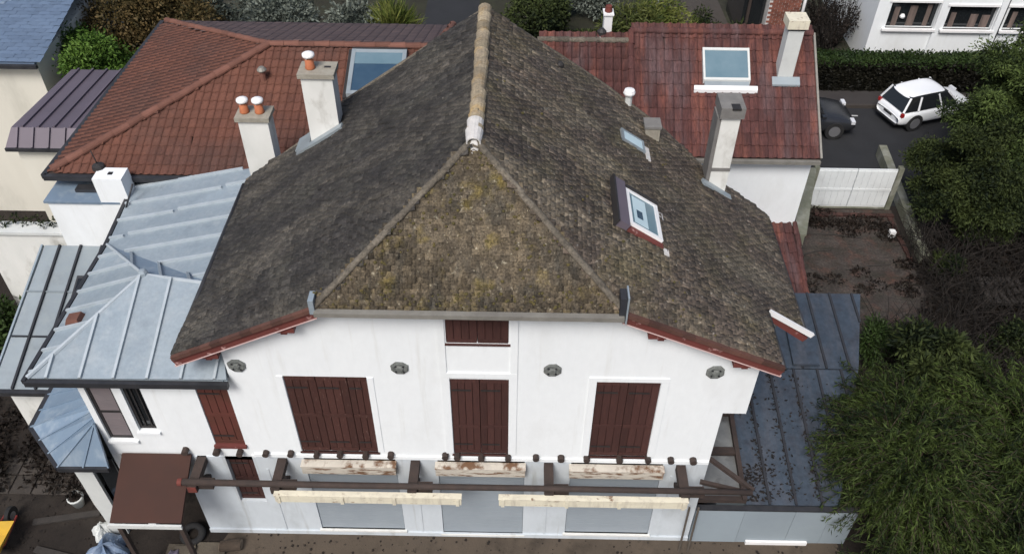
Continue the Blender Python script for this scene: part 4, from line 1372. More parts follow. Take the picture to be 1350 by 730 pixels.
plane_box(MB(), 4.86, 5.95, 9.255, 9.355, 0.05, 0.12, rz).build('flashing', M['zinc_dull'], sk)
c = MB().box(6.66, 7.03, 9.50, 9.85, 5.1, 6.52).build('chimney', M['white_aged'], red)
MB().box(6.64, 7.05, 9.48, 9.87, 6.53, 6.58).build('chimney_band', M['gutter'], c)
MB().box(6.60, 7.09, 9.44, 9.91, 6.582, 6.80).build('chimney_cap', M['cream_board'], c)
plane_box(MB(), 6.52, 7.2, 9.32, 9.49, 0.05, 0.10, rz).build('chimney_flashing', M['zinc_dull'], red)
c = MB().box(2.47, 2.68, 11.2, 11.5, 4.6, 6.02).build('chimney', M['white_paint'], red)
MB().box(2.44, 2.71, 11.17, 11.53, 6.021, 6.06).build('chimney_cap', M['white_paint'], c)
MB().lathe((2.575, 11.35, 6.06), [(0.09, 0), (0.10, .03), (0.08, .16), (0.06, .17)], 10).build('chimney_pot', M['red_end'], c)
v_ = MB().box(2.2, 2.42, 10.25, 10.4, 5.6, 5.85).build('ridge_vent', M['white_paint'], red)
MB().lathe((2.36, 10.5, 5.7), [(0.12, 0), (0.12, .25), (0.05, .32), (0.0, .33)], 9).build('vent_hood', M['black_frame'], v_)
# mauve soot/patched area kept as different tiles: low red lean-to at its foot
ll = thing('red_tiled_lean_to', 'narrow red tiled lean-to between main house eave and red-roofed house', 'lean-to', (7, 6.8, 0))
bx('wall', M['render_dirty'], ll, 5.6, 7.25, 5.75, 8.0, 0, 1.2)
ldk = MB().slab([(5.4, 5.6, 1.26), (7.42, 5.6, 1.26), (7.52, 7.98, 1.86), (5.5, 7.98, 1.86)], (0, 0, 1), 0.08).build('roof', M['dark_wood'], ll)
roof_face(ldk, [(5.4, 5.6, 1.30), (7.45, 5.6, 1.30), (7.52, 7.98, 1.9), (5.45, 7.98, 1.9)], M['tile_red'], exp=0.31, wd=0.205, singles=120, tmpl=tpr, th=0.018, rot=.02)
caps((7.46, 5.6, 1.33), (7.54, 7.98, 1.93), 0.07, 0.34, M['tile_red'], ldk, 'verge_tile')

# ================================================================== RIGHT SIDE: shed, low wall, gate
shed = thing('zinc_shed', 'slate-blue zinc shed with glazed strip against the main house wall', 'shed', (6, 2.6, 0))
bx('wall', M['lowwall'], shed, 4.4, 6.5, 0.22, 5.1, 0, 1.12)
def sz(y):
    return 1.24 + (y - 0.1) * 0.165
SF = [(4.92, 0.06, sz(.06)), (6.75, 0.06, sz(.06)), (7.85, 3.15, sz(3.15)), (4.92, 3.15, sz(3.15))]
zinc_roof(shed, SF, (0, 1, .165), 0.52, M['zinc_dark'], M['seam_dark'], start=0.06, seam_h=.04, seam_w=.05)
zinc_roof(shed, [(5.6, 3.17, sz(3.15) + .012), (7.86, 3.17, sz(3.15) + .012), (8.42, 5.27, 2.03), (6.85, 5.27, 2.03)], (0, 1, .1), 0.52, M['zinc_dark'], M['seam_dark'], start=0.0, seam_h=.04, seam_w=.05)
pn = MB().slab([(6.42, 3.2, 1.86), (7.0, 3.2, 1.86), (7.05, 4.2, 1.97), (6.45, 4.2, 1.97)], (0, 0, 1), 0.06).build('dark_panel', M['zinc_dark'], shed)
bx('support_wall', M['dark_wood'], shed, 6.9, 7.9, 3.4, 5.1, 0, 1.7)
MB().bar((4.88, 0.1, sz(.1) + .06), (4.88, 2.05, sz(2.05) + .06), 0.09, 0.12).build('timber', M['dark_wood'], shed)
MB().bar((3.95, 2.02, 1.62), (4.95, 2.02, 1.62), 0.12, 0.12).build('timber', M['dark_wood'], shed)
MB().bar((3.95, 1.15, 1.46), (4.84, 1.15, 1.46), 0.16, 0.08).build('timber', M['dark_wood'], shed)
MB().bar((3.95, 0.14, 1.27), (4.92, 0.14, 1.27), 0.10, 0.10).build('timber', M['dark_wood'], shed)
for y0, y1 in ((0.2, 1.06), (1.24, 1.95)):
    MB().slab([(3.96, y0, sz(y0) + .02), (4.83, y0, sz(y0) + .02), (4.83, y1, sz(y1) + .02), (3.96, y1, sz(y1) + .02)], (0, 0, 1), 0.012).build('glass_pane', M['glass_dirty'], shed)
MB().bar((3.75, -0.3, 2.52), (4.62, -0.56, 2.56), 0.07, 0.07).build('strut', M['dark_wood'], house)
MB().bar((3.95, 0.05, 2.74), (4.66, -0.55, 2.64), 0.07, 0.08).build('strut', M['dark_wood'], house)
lp = MB()
for k in range(760):
    y = random.uniform(0.15, 3.0) if k < 560 else random.uniform(.12, .9)
    s0 = 5.38 + .52 * random.randrange(3) - 0.02
    x = s0 + random.gauss(0, 0.05) if random.random() < .8 and k < 560 else (random.uniform(4.95, 7.1) if k < 560 else 4.95 + abs(random.gauss(0, .35)))
    if x < 4.95 or x > 6.75 + (y - .06) * .35:
        continue
    r_ = random.uniform(.015, .05)
    a = random.uniform(0, 6.3)
    z = sz(y) + .008 + random.random() * .02
    lp.add([(x + r_ * math.cos(a + k_ * 1.57) * (1 if k_ % 2 else .5), y + r_ * math.sin(a + k_ * 1.57) * (1 if k_ % 2 else .5), z + .01 * (k_ % 2)) for k_ in range(4)], [(0, 1, 2, 3)])
tag(lp.build('leaf_litter', M['litter']), 'wet fallen leaves lying along the seams of the blue zinc shed roof', 'leaves', kind='stuff')
lw = thing('low_wall', 'low pale blue-grey panel wall in front of the zinc shed', 'wall', (5.4, 0, 0))
xs = [3.95, 4.9, 5.9, 6.6, 7.13]
for i in range(4):
    MB().box(xs[i] + .003, xs[i + 1] - .003, -0.04 + .002 * (i % 2), 0.05, 0.0, 1.16).build('panel', M['lowwall'], lw)
bx('coping', M['gutter'], lw, 3.93, 7.16, -0.05, 0.06, 1.161, 1.20)
bx('white_strip', M['white_paint'], lw, 5.1, 6.35, -0.10, -0.045, 0.0, 0.10)
for x in (3.72, 3.9):
    tag(MB().tube([(x, -0.28, 0), (x + .03, -0.14, 1.4)], 0.022, 7).build('garden_stake', M['wood_grey']),
        'thin stake leaning on the low wall, ' + ('nearer the house' if x < 3.8 else 'nearer the shed'), 'stake', 'stakes leaning on the low wall')

gate = thing('metal_gate', 'white two-leaf sheet metal gate closing the courtyard from the road', 'gate', (10.25, 11.2, 0))
for a, b in ((9.11, 10.24), (10.26, 11.40)):
    lf = MB().box(a, b, 11.18, 11.22, 0.06, 1.42).build('gate_leaf', M['gate_white'], gate)
    for k in range(6):
        wd = (b - a) / 6
        MB().box(a + k * wd + .008, a + (k + 1) * wd - .008, 11.162, 11.179, 0.12, 1.36).build('panel', M['gate_white'], lf)
    MB().box(a, b, 11.15, 11.161, 0.66, 0.74).build('rail', M['gate_white'], lf)
for x in (9.03, 11.48):
    bx('gate_post', M['mossy'], gate, x - .07, x + .07, 11.12, 11.28, 0, 1.5)
bx('gate_base', M['mossy'], gate, 9.11, 11.40, 11.15, 11.25, 0.004, 0.055)
bw = thing('boundary_wall', 'mossy masonry wall running along the red-roofed house to the gate', 'wall', (8.3, 9.6, 0))
MB().hexa([(7.62, 8.0, 0), (7.95, 8.0, 0), (8.98, 11.1, 0), (8.6, 11.1, 0), (7.62, 8.0, 1.5), (7.9, 8.0, 1.5), (8.95, 11.1, 1.45), (8.6, 11.1, 1.45)]).build('wall', M['mossy'], bw)
MB().hexa([(7.6, 8.0, 1.501), (7.93, 8.0, 1.501), (8.98, 11.1, 1.451), (8.58, 11.1, 1.451), (7.6, 8.0, 1.56), (7.93, 8.0, 1.56), (8.98, 11.1, 1.51), (8.58, 11.1, 1.51)]).build('coping', M['mossy'], bw)
bwr = thing('boundary_wall', 'mossy wall running from the gate toward the trees', 'wall', (11.6, 10, 0))
MB().hexa([(11.62, 8.7, 0), (11.85, 8.7, 0), (12.25, 14.0, 0), (12.0, 14.0, 0), (11.62, 8.7, .3), (11.85, 8.7, .3), (12.25, 14.0, .4), (12.0, 14.0, .4)]).build('wall', M['mossy'], bwr)
br = thing('brick_border', 'low red brick border edging the courtyard below the gate', 'border', (10.4, 10.6, 0))
for k in range(11):
    x = 9.2 + k * .215
    MB().box(x, x + .205, 10.72 + random.uniform(-.02, .02), 10.86, 0.0, 0.07).build('brick', M['brick_old'], br)
for k in range(9):
    y = 8.75 + k * .215
    MB().box(11.35 + random.uniform(-.02, .02), 11.47, y, y + .205, 0.0, 0.07).build('brick', M['brick_old'], br)
cl = []
rgc = random.Random(44)
for k in range(34):
    q = rgc.random()
    if q < .45:
        c_ = (rgc.uniform(9.1, 11.3), 10.45 + rgc.gauss(0, .22), .05)
    elif q < .8:
        c_ = (11.15 + rgc.gauss(0, .2), rgc.uniform(6.2, 10.6), .06)
    else:
        c_ = (rgc.uniform(8.2, 10.6), 7.9 + rgc.gauss(0, .35), .03)
    cl.append((c_, (.32, .24, .09)))
o = leaves('fallen_leaves', cl, 5200, .075, M['leaf_brown'], None, aspect=.55)
tag(o, 'dead leaves and weeds drifted along the courtyard edges', 'leaves', kind='stuff')
for k, (x0, y0, x1, y1) in enumerate(((8.6, 9.9, 10.3, 9.75), (9.5, 8.35, 10.8, 8.6), (8.3, 8.9, 9.3, 9.2))):
    o = MB().tube([(x0, y0, .03), ((x0 + x1) / 2, (y0 + y1) / 2 + .05, .035), (x1, y1, .03)], .018, 6).build('fallen_stick', M['wood_dark'])
    tag(o, ['long dark stick lying in front of the gate', 'dark stick lying nearest the white box', 'short dark stick beside the mossy wall'][k], 'stick', 'sticks lying in the courtyard')
wb_ = bx('white_box', M['white_paint'], None, 11.12, 11.28, 9.78, 9.93, 0.0, 0.22)
tag(wb_, 'small white box standing at the courtyard edge', 'box')
wb_.name = 'utility_box'

# ================================================================== hedge, road, cars
hedge = thing('hedge', 'clipped green hedge with brown flank along the road', 'hedge', (14, 18.35, 0))
HB = MB()
bx('inner_branches', M['leaf_hedge_brown'], hedge, 10.45, 19.9, 18.0, 18.75, 0.0, 1.12)
n = 16000
p = np.stack([RNG.uniform(10.35, 20, n), RNG.uniform(17.88, 18.85, n), 1.14 + RNG.normal(0, .05, n)], 1)
def scatter(name, p, size, m, parent, aspect=.5, upb=.4):
    n = len(p)
    ax = RNG.normal(size=(n, 3))
    ax[:, 2] += upb
    ax /= np.linalg.norm(ax, axis=1)[:, None]
    sd = np.cross(ax, RNG.normal(size=(n, 3)))
    sd /= np.linalg.norm(sd, axis=1)[:, None]
    L = size * (0.6 + 0.8 * RNG.random(n))[:, None]
    v = np.stack([p, p + ax * L * .45 + sd * L * aspect * .5, p + ax * L, p + ax * L * .45 - sd * L * aspect * .5], 1)
    return npmesh(name, v.reshape(-1, 3), np.arange(n * 4).reshape(n, 4), m, parent)
scatter('leaves', p, 0.10, M['leaf_hedge'], hedge)
n = 12000
p = np.stack([RNG.uniform(10.35, 20, n), 17.93 + RNG.normal(0, .04, n), 1.16 * RNG.random(n) + .03], 1)
scatter('leaves', p, 0.10, M['leaf_hedge_brown'], hedge)


def subsurf(o):
    md = o.modifiers.new('smooth', 'SUBSURF')
    md.levels = md.render_levels = 2
    return o


def car(name, label, paint, L, W, H, loc, rz_, hatch=True):
    c = thing(name, label, 'car', (0, 0, 0))
    hw = W / 2
    # lower body stations: x, z_low, z_top, half width   (rear at -L/2, front at +L/2)
    ST = [(-.5, .36, .62, .80), (-.485, .24, .80, .90), (-.44, .20, .90, .97), (-.30, .19, .93, 1.0), (0, .18, .92, 1.0), (.18, .18, .90, 1.0),
          (.30, .19, .82, .985), (.42, .20, .74, .95), (.48, .24, .62, .86), (.5, .34, .50, .72)]
    vs, fs = [], []
    K = 9
    for x, zl, zt, wq in ST:
        zl, zt = zl * H / 1.5, zt * H / 1.5
        ww = hw * wq
        ring = [(-ww * .86, zl), (-ww, zl + (zt - zl) * .3), (-ww, zl + (zt - zl) * .72), (-ww * .92, zt - .015), (0, zt + .02),
                (ww * .92, zt - .015), (ww, zl + (zt - zl) * .72), (ww, zl + (zt - zl) * .3), (ww * .86, zl)]
        vs += [(x * L, a, b) for a, b in ring]
    for i in range(len(ST) - 1):
        for k in range(K):
            fs.append((i * K + k, i * K + (k + 1) % K, (i + 1) * K + (k + 1) % K, (i + 1) * K + k))
    fs += [tuple(range(K)), tuple(reversed(range((len(ST) - 1) * K, len(ST) * K)))]
    subsurf(MB().add(vs, fs).build('body', paint, c, smooth=True))
    zb = .90 * H / 1.5
    # greenhouse
    xb = (-.475, -.30, .0, .22) if hatch else (-.33, -.2, .0, .24)
    base = [(xb[0] * L, .84), (-.30 * L, .90), (.02 * L, .90), (xb[3] * L, .82)]
    roofp = [(-.40 * L if hatch else -.24 * L, .66), (-.28 * L if hatch else -.18 * L, .72), (-.02 * L, .72), (.07 * L, .66)]
    vs, fs = [], []
    for x, wq in base:
        vs += [(x, -hw * wq, zb - .02), (x, hw * wq, zb - .02)]
    for x, wq in roofp:
        vs += [(x, -hw * wq, H - .07), (x, hw * wq, H - .07)]
    for i in range(3):
        fs += [(2 * i, 2 * i + 2, 8 + 2 * i + 2, 8 + 2 * i), (2 * i + 3, 2 * i + 1, 8 + 2 * i + 1, 8 + 2 * i + 3), (8 + 2 * i, 10 + 2 * i, 11 + 2 * i, 9 + 2 * i)]
    fs += [(1, 0, 8, 9), (6, 7, 15, 14)]
    MB().add(vs, fs).build('windows', M['glass'], c)
    # roof shell
    vs, fs = [], []
    RS = [(roofp[0][0] - .10, .67, H - .10), (roofp[0][0] + .05, .72, H - .03), (roofp[1][0] + .2, .76, H), (roofp[2][0], .76, H), (roofp[3][0] + .02, .70, H - .06)]
    for x, wq, z in RS:
        vs += [(x, -hw * wq, z - .06), (x, -hw * wq * .86, z - .008), (x, 0, z + .012), (x, hw * wq * .86, z - .008), (x, hw * wq, z - .06)]
    for i in range(len(RS) - 1):
        for k in range(4):
            fs.append((i * 5 + k, i * 5 + k + 1, i * 5 + k + 6, i * 5 + k + 5))
        fs.append((i * 5 + 4, i * 5, i * 5 + 5, i * 5 + 9))
    fs += [(4, 3, 2, 1, 0), (20, 21, 22, 23, 24)]
    subsurf(MB().add(vs, fs).build('roof', paint, c, smooth=True))
    # pillars
    for sgn in (-1, 1):
        for (bx_, bw_), (tx, tw) in ((base[0], roofp[0]), (base[3], roofp[3]), (base[1], roofp[1]), ((.0, .9), (-.06 * L, .72))):
            MB().bar((bx_, sgn * hw * bw_ * 1.005, zb - .02), (tx, sgn * hw * tw * 1.02, H - .08), .06, .05).build('pillar', paint, c)
        # lamps, mirror
        MB().box(-.492 * L, -.462 * L, sgn * hw * .84 - .05, sgn * hw * .84 + .05, .70 * H / 1.5, .84 * H / 1.5).build('tail_lamp', M['lamp_red'], c)
        MB().box(.445 * L, .478 * L, sgn * hw * .72 - .13, sgn * hw * .72 + .13, .58 * H / 1.5, .70 * H / 1.5).build('headlamp', M['lamp_clear'], c)
        MB().box(.17 * L, .20 * L, sgn * hw * 1.02 - .08, sgn * hw * 1.02 + .08, .92 * H / 1.5, 1.02 * H / 1.5).build('mirror', paint, c)
        for x in (-.31 * L, .31 * L):
            y = sgn * (hw - .09)
            ty = MB()
            ty.tube([(x, y - .10, .31), (x, y + .10, .31)], .31, 18)
            t_ = ty.build('wheel', M['rubber'], c)
            MB().tube([(x, y + sgn * .101, .31), (x, y + sgn * .115, .31)], .19, 14).build('rim', M['rim'], t_)
    MB().box(-.5 * L - .014, -.5 * L + .02, -.20, .20, .52 * H / 1.5, .60 * H / 1.5).build('number_plate', M['gutter'], c)
    MB().box(-.5 * L - .01, -.47 * L, -hw * .7, hw * .7, .27 * H / 1.5, .33 * H / 1.5).build('bumper', M['gutter'], c)
    MB().tube([(.20 * L, -hw * .2, zb + .0), (.15 * L, hw * .35, zb + .12)], .012, 5).build('wiper', M['black_frame'], c)
    c.location = loc
    c.rotation_euler = (0, 0, rz_)
    return c


car('parked_car', 'white hatchback parked askew on the road behind the gate', M['car_white'], 3.2, 1.40, 1.27, (14.35, 16.45, 0.004), R(20))
car('parked_car', 'dark grey car half hidden behind the red-tiled house', M['car_grey'], 3.9, 1.65, 1.35, (9.6, 15.7, 0.004), R(0), hatch=True)

# ================================================================== white building top right, brick house, garden
wbld = thing('white_building', 'white building with large dark windows beyond the hedge', 'building', (16.5, 22, 0))
mb = MB()
wn = [(13.68, 15.42, 1.52, 2.50), (15.80, 17.55, 1.50, 2.38), (17.95, 19.7, 1.50, 2.38)]
wall_with_holes(mb, 13.2, 22, lambda x: 3.4, wn, 20.0, 20.25)
mb.box(13.2, 13.45, 20.25, 26, 0, 3.4)
mb.box(13.45, 22, 25.8, 26, 0, 3.4)
mb.build('wall', M['render'], wbld)
bx('flat_roof', M['cement'], wbld, 13.1, 22.1, 19.9, 26.1, 3.401, 3.6)
bx('floor_inside', M['wood_grey'], wbld, 13.5, 21.9, 20.3, 25.7, 0.6, 0.7)
for a, b, z0, z1 in wn:
    fo = MB().box(a, b, 20.16, 20.18, z0, z1).build('window', M['glass'], wbld)
    for k in range(3):
        xx = a + (b - a) * (.15 + .33 * k + random.uniform(-.05, .05))
        MB().box(xx, xx + random.uniform(.12, .3), 20.145, 20.158, z0 + .02, z1 - random.uniform(.1, .4)).build('curtain', M['curtain'], fo)
    bx('window_sill', M['white_paint'], wbld, a - .12, b + .08, 19.86, 20.08, z0 - .08, z0)
    bx('lintel', M['white_paint'], wbld, a - .1, b + .05, 19.96, 19.999, z1, z1 + .08)
MB().lathe((14.25, 20.14, 1.82), [(0.0, 0), (.08, .03), (.10, .09), (.06, .16), (0.0, .18)], 8).build('lamp_globe', M['white_paint'], wbld)
for x in (15.54, 17.68):
    bx('pilaster', M['render'], wbld, x - .11, x + .09, 19.9, 19.998, 0, 3.39)
pipe_part('downpipe', M['gutter'], wbld, [(17.80, 19.93, 0), (17.80, 19.93, 3.3)], .03)

bh = thing('brick_house', 'red brick house corner with dark windows at the top edge', 'house', (9.9, 23.5, 0))
core = bx('wall', M['mortar'], bh, 9.75, 10.95, 21.5, 24.5, 0, 3.6)
for r_ in range(24):
    for k in range(5):
        x = 9.76 + k * .236 + (.11 if r_ % 2 else 0)
        MB().box(x, min(x + .224, 10.95), 21.484 + random.uniform(-.004, .003), 21.499, 0.02 + r_ * .09, 0.10 + r_ * .09).build('brick', M['brick'], core)
bx('dark_bay', M['glass'], bh, 8.9, 9.72, 21.9, 24.5, 0, 3.2)
bx('bay_frame', M['dark_wood'], bh, 9.05, 9.15, 21.8, 21.89, 0, 3.2)
pipe_part('white_pipe', M['white_paint'], bh, [(11.05, 21.45, 0), (11.05, 21.45, 3.5)], .06)

# top strip of gardens ------------------------------------------------
def shrub(name, label, cat, base, r_, h, n, size, lm, group=None, seed=1, aspect=.45, droop=.1, up=0, ncl=9):
    rg = random.Random(seed)
    t = thing(name, label, cat, base, group)
    cl = []
    for k in range(ncl):
        a = rg.uniform(0, 6.28)
        q = r_ * rg.uniform(.1, .65)
        cr = r_ * rg.uniform(.35, .55)
        cl.append(((base[0] + q * math.cos(a), base[1] + q * math.sin(a), base[2] + h * rg.uniform(.3, .85)), (cr, cr, cr * .8 * h / max(r_, .4) * .6 + .1)))
    leaves('foliage', cl, n, size, M[lm], t, droop=droop, aspect=aspect, up=up)
    mb_ = MB()
    for c_, _ in cl[:6]:
        mb_.tube([base, Vector(base).lerp(Vector(c_), .6) + Vector((rg.uniform(-.1, .1), 0, 0)), c_], [.04, .025, .01], 5)
    mb_.build('stems', M['bark'], t)
    return t


SIL = [(-13.4, 18.6, 1.9, 2.9), (-11.0, 18.9, 1.9, 2.9), (-8.9, 18.8, 1.8, 2.8), (-7.0, 18.9, 1.8, 2.9), (-5.3, 18.7, 1.3, 2.6)]
for k, (x, y, r_, h) in enumerate(SIL):
    shrub('silver_shrub', ['silvery shrub beside the russet tree', 'silvery shrub second from the russet tree', 'silvery shrub above the middle of the rust roof',
                           'silvery shrub second from the yellow-green clump', 'silvery shrub beside the yellow-green clump'][k], 'shrub', (x, y, 0), r_, h, 9000, 0.15, 'leaf_silver', 'silvery shrubs behind the rust-tiled house', seed=30 + k)
shrub('grass_clump', 'yellow-green strappy clump behind the rust roof ridge', 'plant', (-4.0, 18.8, 0), 0.8, 2.3, 1600, 0.8, 'leaf_yellow', seed=3, aspect=.06, droop=-.6, up=.5)
o = sheet('driveway', M['asphalt'], 0.008, [(-3.6, 13), (-1.4, 13), (-1.4, 40), (-3.6, 40)])
tree('shrub_tree', 'bright green bushy shrub between slate and metal roofs', 'shrub', (-11.75, 11.7, 0), 5.3, 1.75, 60000, 0.10, 'leaf_bright', nclump=16, seed=4, zlow=.5)
tree('russet_tree', 'russet autumn tree behind the metal roof', 'tree', (-10.6, 14.6, 0), 5.6, 2.2, 60000, 0.10, 'leaf_russet', nclump=18, seed=5, zlow=.45)
tree('dark_bush', 'dark green bush just behind the main roof ridge', 'bush', (0.9, 20.5, 0), 2.7, 1.4, 9000, 0.14, 'leaf_dark', seed=6, zlow=.2)
shrub('pale_bush', 'pale grey-leaved bush beyond the dark garden', 'bush', (1.9, 23.6, 0), 1.0, 1.4, 3000, 0.14, 'leaf_silver', seed=7)
shrub('dry_bush', 'pale dry bush next to the thin bare tree', 'bush', (3.5, 23.8, 0), 1.1, 1.3, 3000, 0.14, 'leaf_silver', seed=17)
bt_ = thing('thin_tree', 'thin bare tree standing in the dark garden behind the red roof', 'tree', (1.75, 21.3, 0))
trunk_mesh((1.75, 21.3, 0), (1.7, 21.4, 3.0), .05, [(1.2, 21.3, 2.6), (2.3, 21.5, 2.9), (1.5, 21.8, 3.3), (2.1, 21.0, 2.4)], M['bark_pale'], bt_, 3)
leaves('crown', [((1.7, 21.4, 2.9), .6), ((2.2, 21.5, 3.1), .5)], 350, .08, M['leaf_silver'], bt_)
hd = thing('dark_hedge', 'dark clipped hedge across the garden behind the red roof', 'hedge', (2, 20.6, 0))
bx('inner_branches', M['leaf_hedge_brown'], hd, -0.2, 4.4, 20.0, 20.6, 0, .9)
n = 6000
scatter('leaves', np.stack([RNG.uniform(-.25, 4.45, n), RNG.uniform(19.95, 20.65, n), .3 + .65 * RNG.random(n) ** .4], 1), .12, M['leaf_dark'], hd)
for k, (x, y, r_, h, lm) in enumerate(((4.3, 20.2, 1.2, 2.2, 'leaf_olive'), (5.8, 20.6, 1.2, 2.0, 'leaf_yellow'), (7.0, 20.0, .9, 1.5, 'leaf_dark'), (8.3, 20.3, .9, 1.4, 'leaf_dark'))):
    shrub('garden_shrub', ['olive shrub next to the slim white chimney', 'straw-coloured arching shrub above the red roof ridge', 'dark rounded shrub above the red roof skylight', 'dark shrub beside the brick house'][k],
          'shrub', (x, y, 0), r_, h, 3600, .2, lm, 'shrubs behind the red-tiled house', seed=50 + k, aspect=.22)
shrub('garden_shrub', 'low dark shrub in front of the gravel patch', 'shrub', (7.6, 21.6, 0), 1.0, 1.0, 3600, .14, 'leaf_dark', 'shrubs behind the red-tiled house', seed=61, aspect=.3)
shrub('garden_shrub', 'low silvery shrub left of the gravel patch', 'shrub', (5.6, 22.6, 0), .9, 1.0, 3000, .14, 'leaf_silver', 'shrubs behind the red-tiled house', seed=62, aspect=.3)
o = sheet('gravel_patch', M['paving'], 0.008, [(6.2, 22.6), (8.8, 22.4), (8.7, 26), (6.4, 26)])
for k, (x, y) in enumerate(((11.9, 20.6), (12.6, 21.4), (12.2, 22.6))):
    t = thing('bare_shrub', ['leafless brown shrub just behind the hedge', 'leafless brown shrub beside the white building', 'leafless brown shrub at the top edge'][k], 'shrub', (x, y, 0), 'bare shrubs between brick house and white building')
    mb = MB()
    rg = random.Random(80 + k)
    for q in range(60):
        a = rg.uniform(0, 6.28)
        e = (x + .8 * math.cos(a) * rg.random(), y + .8 * math.sin(a) * rg.random(), rg.uniform(.8, 2.2))
        mb.tube([(x, y, 0), Vector((x, y, 0)).lerp(Vector(e), .5) + Vector((rg.uniform(-.2, .2), rg.uniform(-.2, .2), .1)), e], [.03, .02, .006], 4, cap=False)
    mb.build('stems', M['twig'], t)
    leaves('foliage', [((x, y, 1.2), (.8, .8, .8))], 900, .1, M['leaf_brown'], t)

# ================================================================== RIGHT TREES AND UNDERGROWTH
def clump_tree(name, label, cat, base, clumps, n, size, lm, aspect, droop, r0, bm='bark', group=None, seed=1, shell=.45):
    t = thing(name, label, cat, base, group)
    leaves('crown', clumps, n, size, M[lm], t, droop=droop, aspect=aspect, shell=shell)
    top = max(c[2] for c, _ in clumps)
    trunk_mesh(base, (base[0], base[1], top * .75), r0, [c for c, _ in clumps[:12]], M[bm], t, seed)
    return t


def cloud(cx, cy, cz, rx, ry, rz__, n, cr, seed):
    rg = random.Random(seed)
    out = []
    for k in range(n):
        while True:
            d = Vector((rg.uniform(-1, 1), rg.uniform(-1, 1), rg.uniform(-.7, 1)))
            if d.length < 1:
                break
        d = d * (0.55 + .45 * rg.random())
        r_ = cr * rg.uniform(.65, 1.3)
        out.append(((cx + d.x * rx, cy + d.y * ry, max(.25, cz + d.z * rz__)), (r_, r_, r_ * .75)))
    return out


def shoots(name, label, base, ctr, rad, nshoot, nleaf, lm, seed, leaf=.12, asp=.17, length=(.7, 1.3)):
    rg_ = np.random.default_rng(seed)
    t = thing(name, label, 'bush', base)
    c, r_ = np.array(ctr), np.array(rad)
    P, D = [], []
    st = MB()
    for k in range(nshoot):
        d = rg_.normal(size=3)
        d[2] = abs(d[2]) * .9 - .15
        d /= np.linalg.norm(d)
        o_ = c + d * r_ * rg_.uniform(.25, .72)
        lum = .16 * math.sin(o_[0] * 3.1 + seed) + .16 * math.sin(o_[1] * 3.7 + o_[2] * 2.3)
        L_ = rg_.uniform(*length) * (1 + lum)
        dr = d * np.array((.75, .75, .5)) + rg_.normal(size=3) * .28 + np.array((0, 0, .75))
        dr /= np.linalg.norm(dr)
        tt = np.linspace(0, 1, nleaf) ** .8
        path = o_ + dr * (tt * L_)[:, None] + np.array((d[0], d[1], 0)) * (tt ** 2 * L_ * .35)[:, None] - np.array((0, 0, 1)) * (tt ** 2.3 * L_ * .62)[:, None]
        tang = np.gradient(path, axis=0)
        tang /= np.linalg.norm(tang, axis=1)[:, None]
        P.append(path + rg_.normal(size=path.shape) * .022)
        D.append(tang * .7 + rg_.normal(size=path.shape) * .55 + np.array((0, 0, -.25)))
        st.tube([path[0], path[nleaf // 2], path[-1]], [.010, .007, .003], 3, cap=False)
    p, ax = np.concatenate(P), np.concatenate(D)
    ok = p[:, 2] > .03
    p, ax = p[ok], ax[ok]
    n = len(p)
    ax /= np.linalg.norm(ax, axis=1)[:, None]
    sd = np.cross(ax, rg_.normal(size=(n, 3)))
    sd /= np.linalg.norm(sd, axis=1)[:, None]
    L_ = leaf * (.55 + .9 * rg_.random(n))[:, None]
    v = np.stack([p, p + ax * L_ * .4 + sd * L_ * asp * .5, p + ax * L_, p + ax * L_ * .4 - sd * L_ * asp * .5], 1)
    npmesh('crown', v.reshape(-1, 3), np.arange(n * 4).reshape(n, 4), M[lm], t)
    for k in range(40):
        a = rg_.uniform(0, 6.28)
        e = (ctr[0] + rad[0] * .6 * math.cos(a) * rg_.random(), ctr[1] + rad[1] * .6 * math.sin(a) * rg_.random(), ctr[2] + rad[2] * .5)
        b_ = (base[0] + .5 * math.cos(a), base[1] + .5 * math.sin(a), 0)
        st.tube([b_, e], [.02, .01], 4, cap=False)
    st.build('stems', M['bark'], t)
    return t


shoots('bamboo_bush', 'large feathery green bush beside the zinc shed', (8.2, 0.8, 0), (8.25, .9, 1.25), (1.5, 2.3, 1.55), 1150, 66, 'leaf_bamboo', 1)
shoots('bamboo_bush', 'feathery green bush in the bottom corner, taller and set back from the shed', (10.6, .9, 0), (10.6, .9, 1.3), (1.6, 2.4, 1.7), 1150, 66, 'leaf_bamboo', 2)
shoots('bamboo_bush', 'feathery green bush nearest the low wall end, at the bottom edge', (9.0, -2.1, 0), (9.1, -2.0, 1.1), (2.0, 1.3, 1.4), 900, 66, 'leaf_bamboo', 3)
B4 = cloud(9.9, 3.6, 1.3, 1.1, .9, .8, 16, .45, 104)
clump_tree('dark_bush', 'dark low bush behind the feathery bushes', 'bush', (9.9, 3.6, 0), B4, 16000, 0.16, 'leaf_dark', .3, .2, .06, seed=4)
shrub('small_shrub', 'small light green shrub at the rear corner of the zinc shed', 'shrub', (9.1, 5.0, 0), .55, 1.2, 2600, .12, 'leaf_hedge', seed=9, aspect=.25)
T1 = cloud(15.2, 11.6, 3.0, 2.7, 2.5, 2.6, 120, .55, 105)
T1 += [((14.9, 14.2, 1.8), (.6, .6, .5)), ((15.5, 14.6, 2.0), (.6, .6, .5)), ((14.4, 13.7, 1.7), (.5, .5, .4))]
clump_tree('evergreen_tree', 'big dark green tree overhanging the road and white car', 'tree', (15.2, 11.6, 0), T1, 190000, 0.10, 'leaf_tree', .35, .3, .16, seed=5)
T2 = cloud(13.1, 10.2, 1.7, 2.0, 1.7, 1.9, 70, .48, 106)
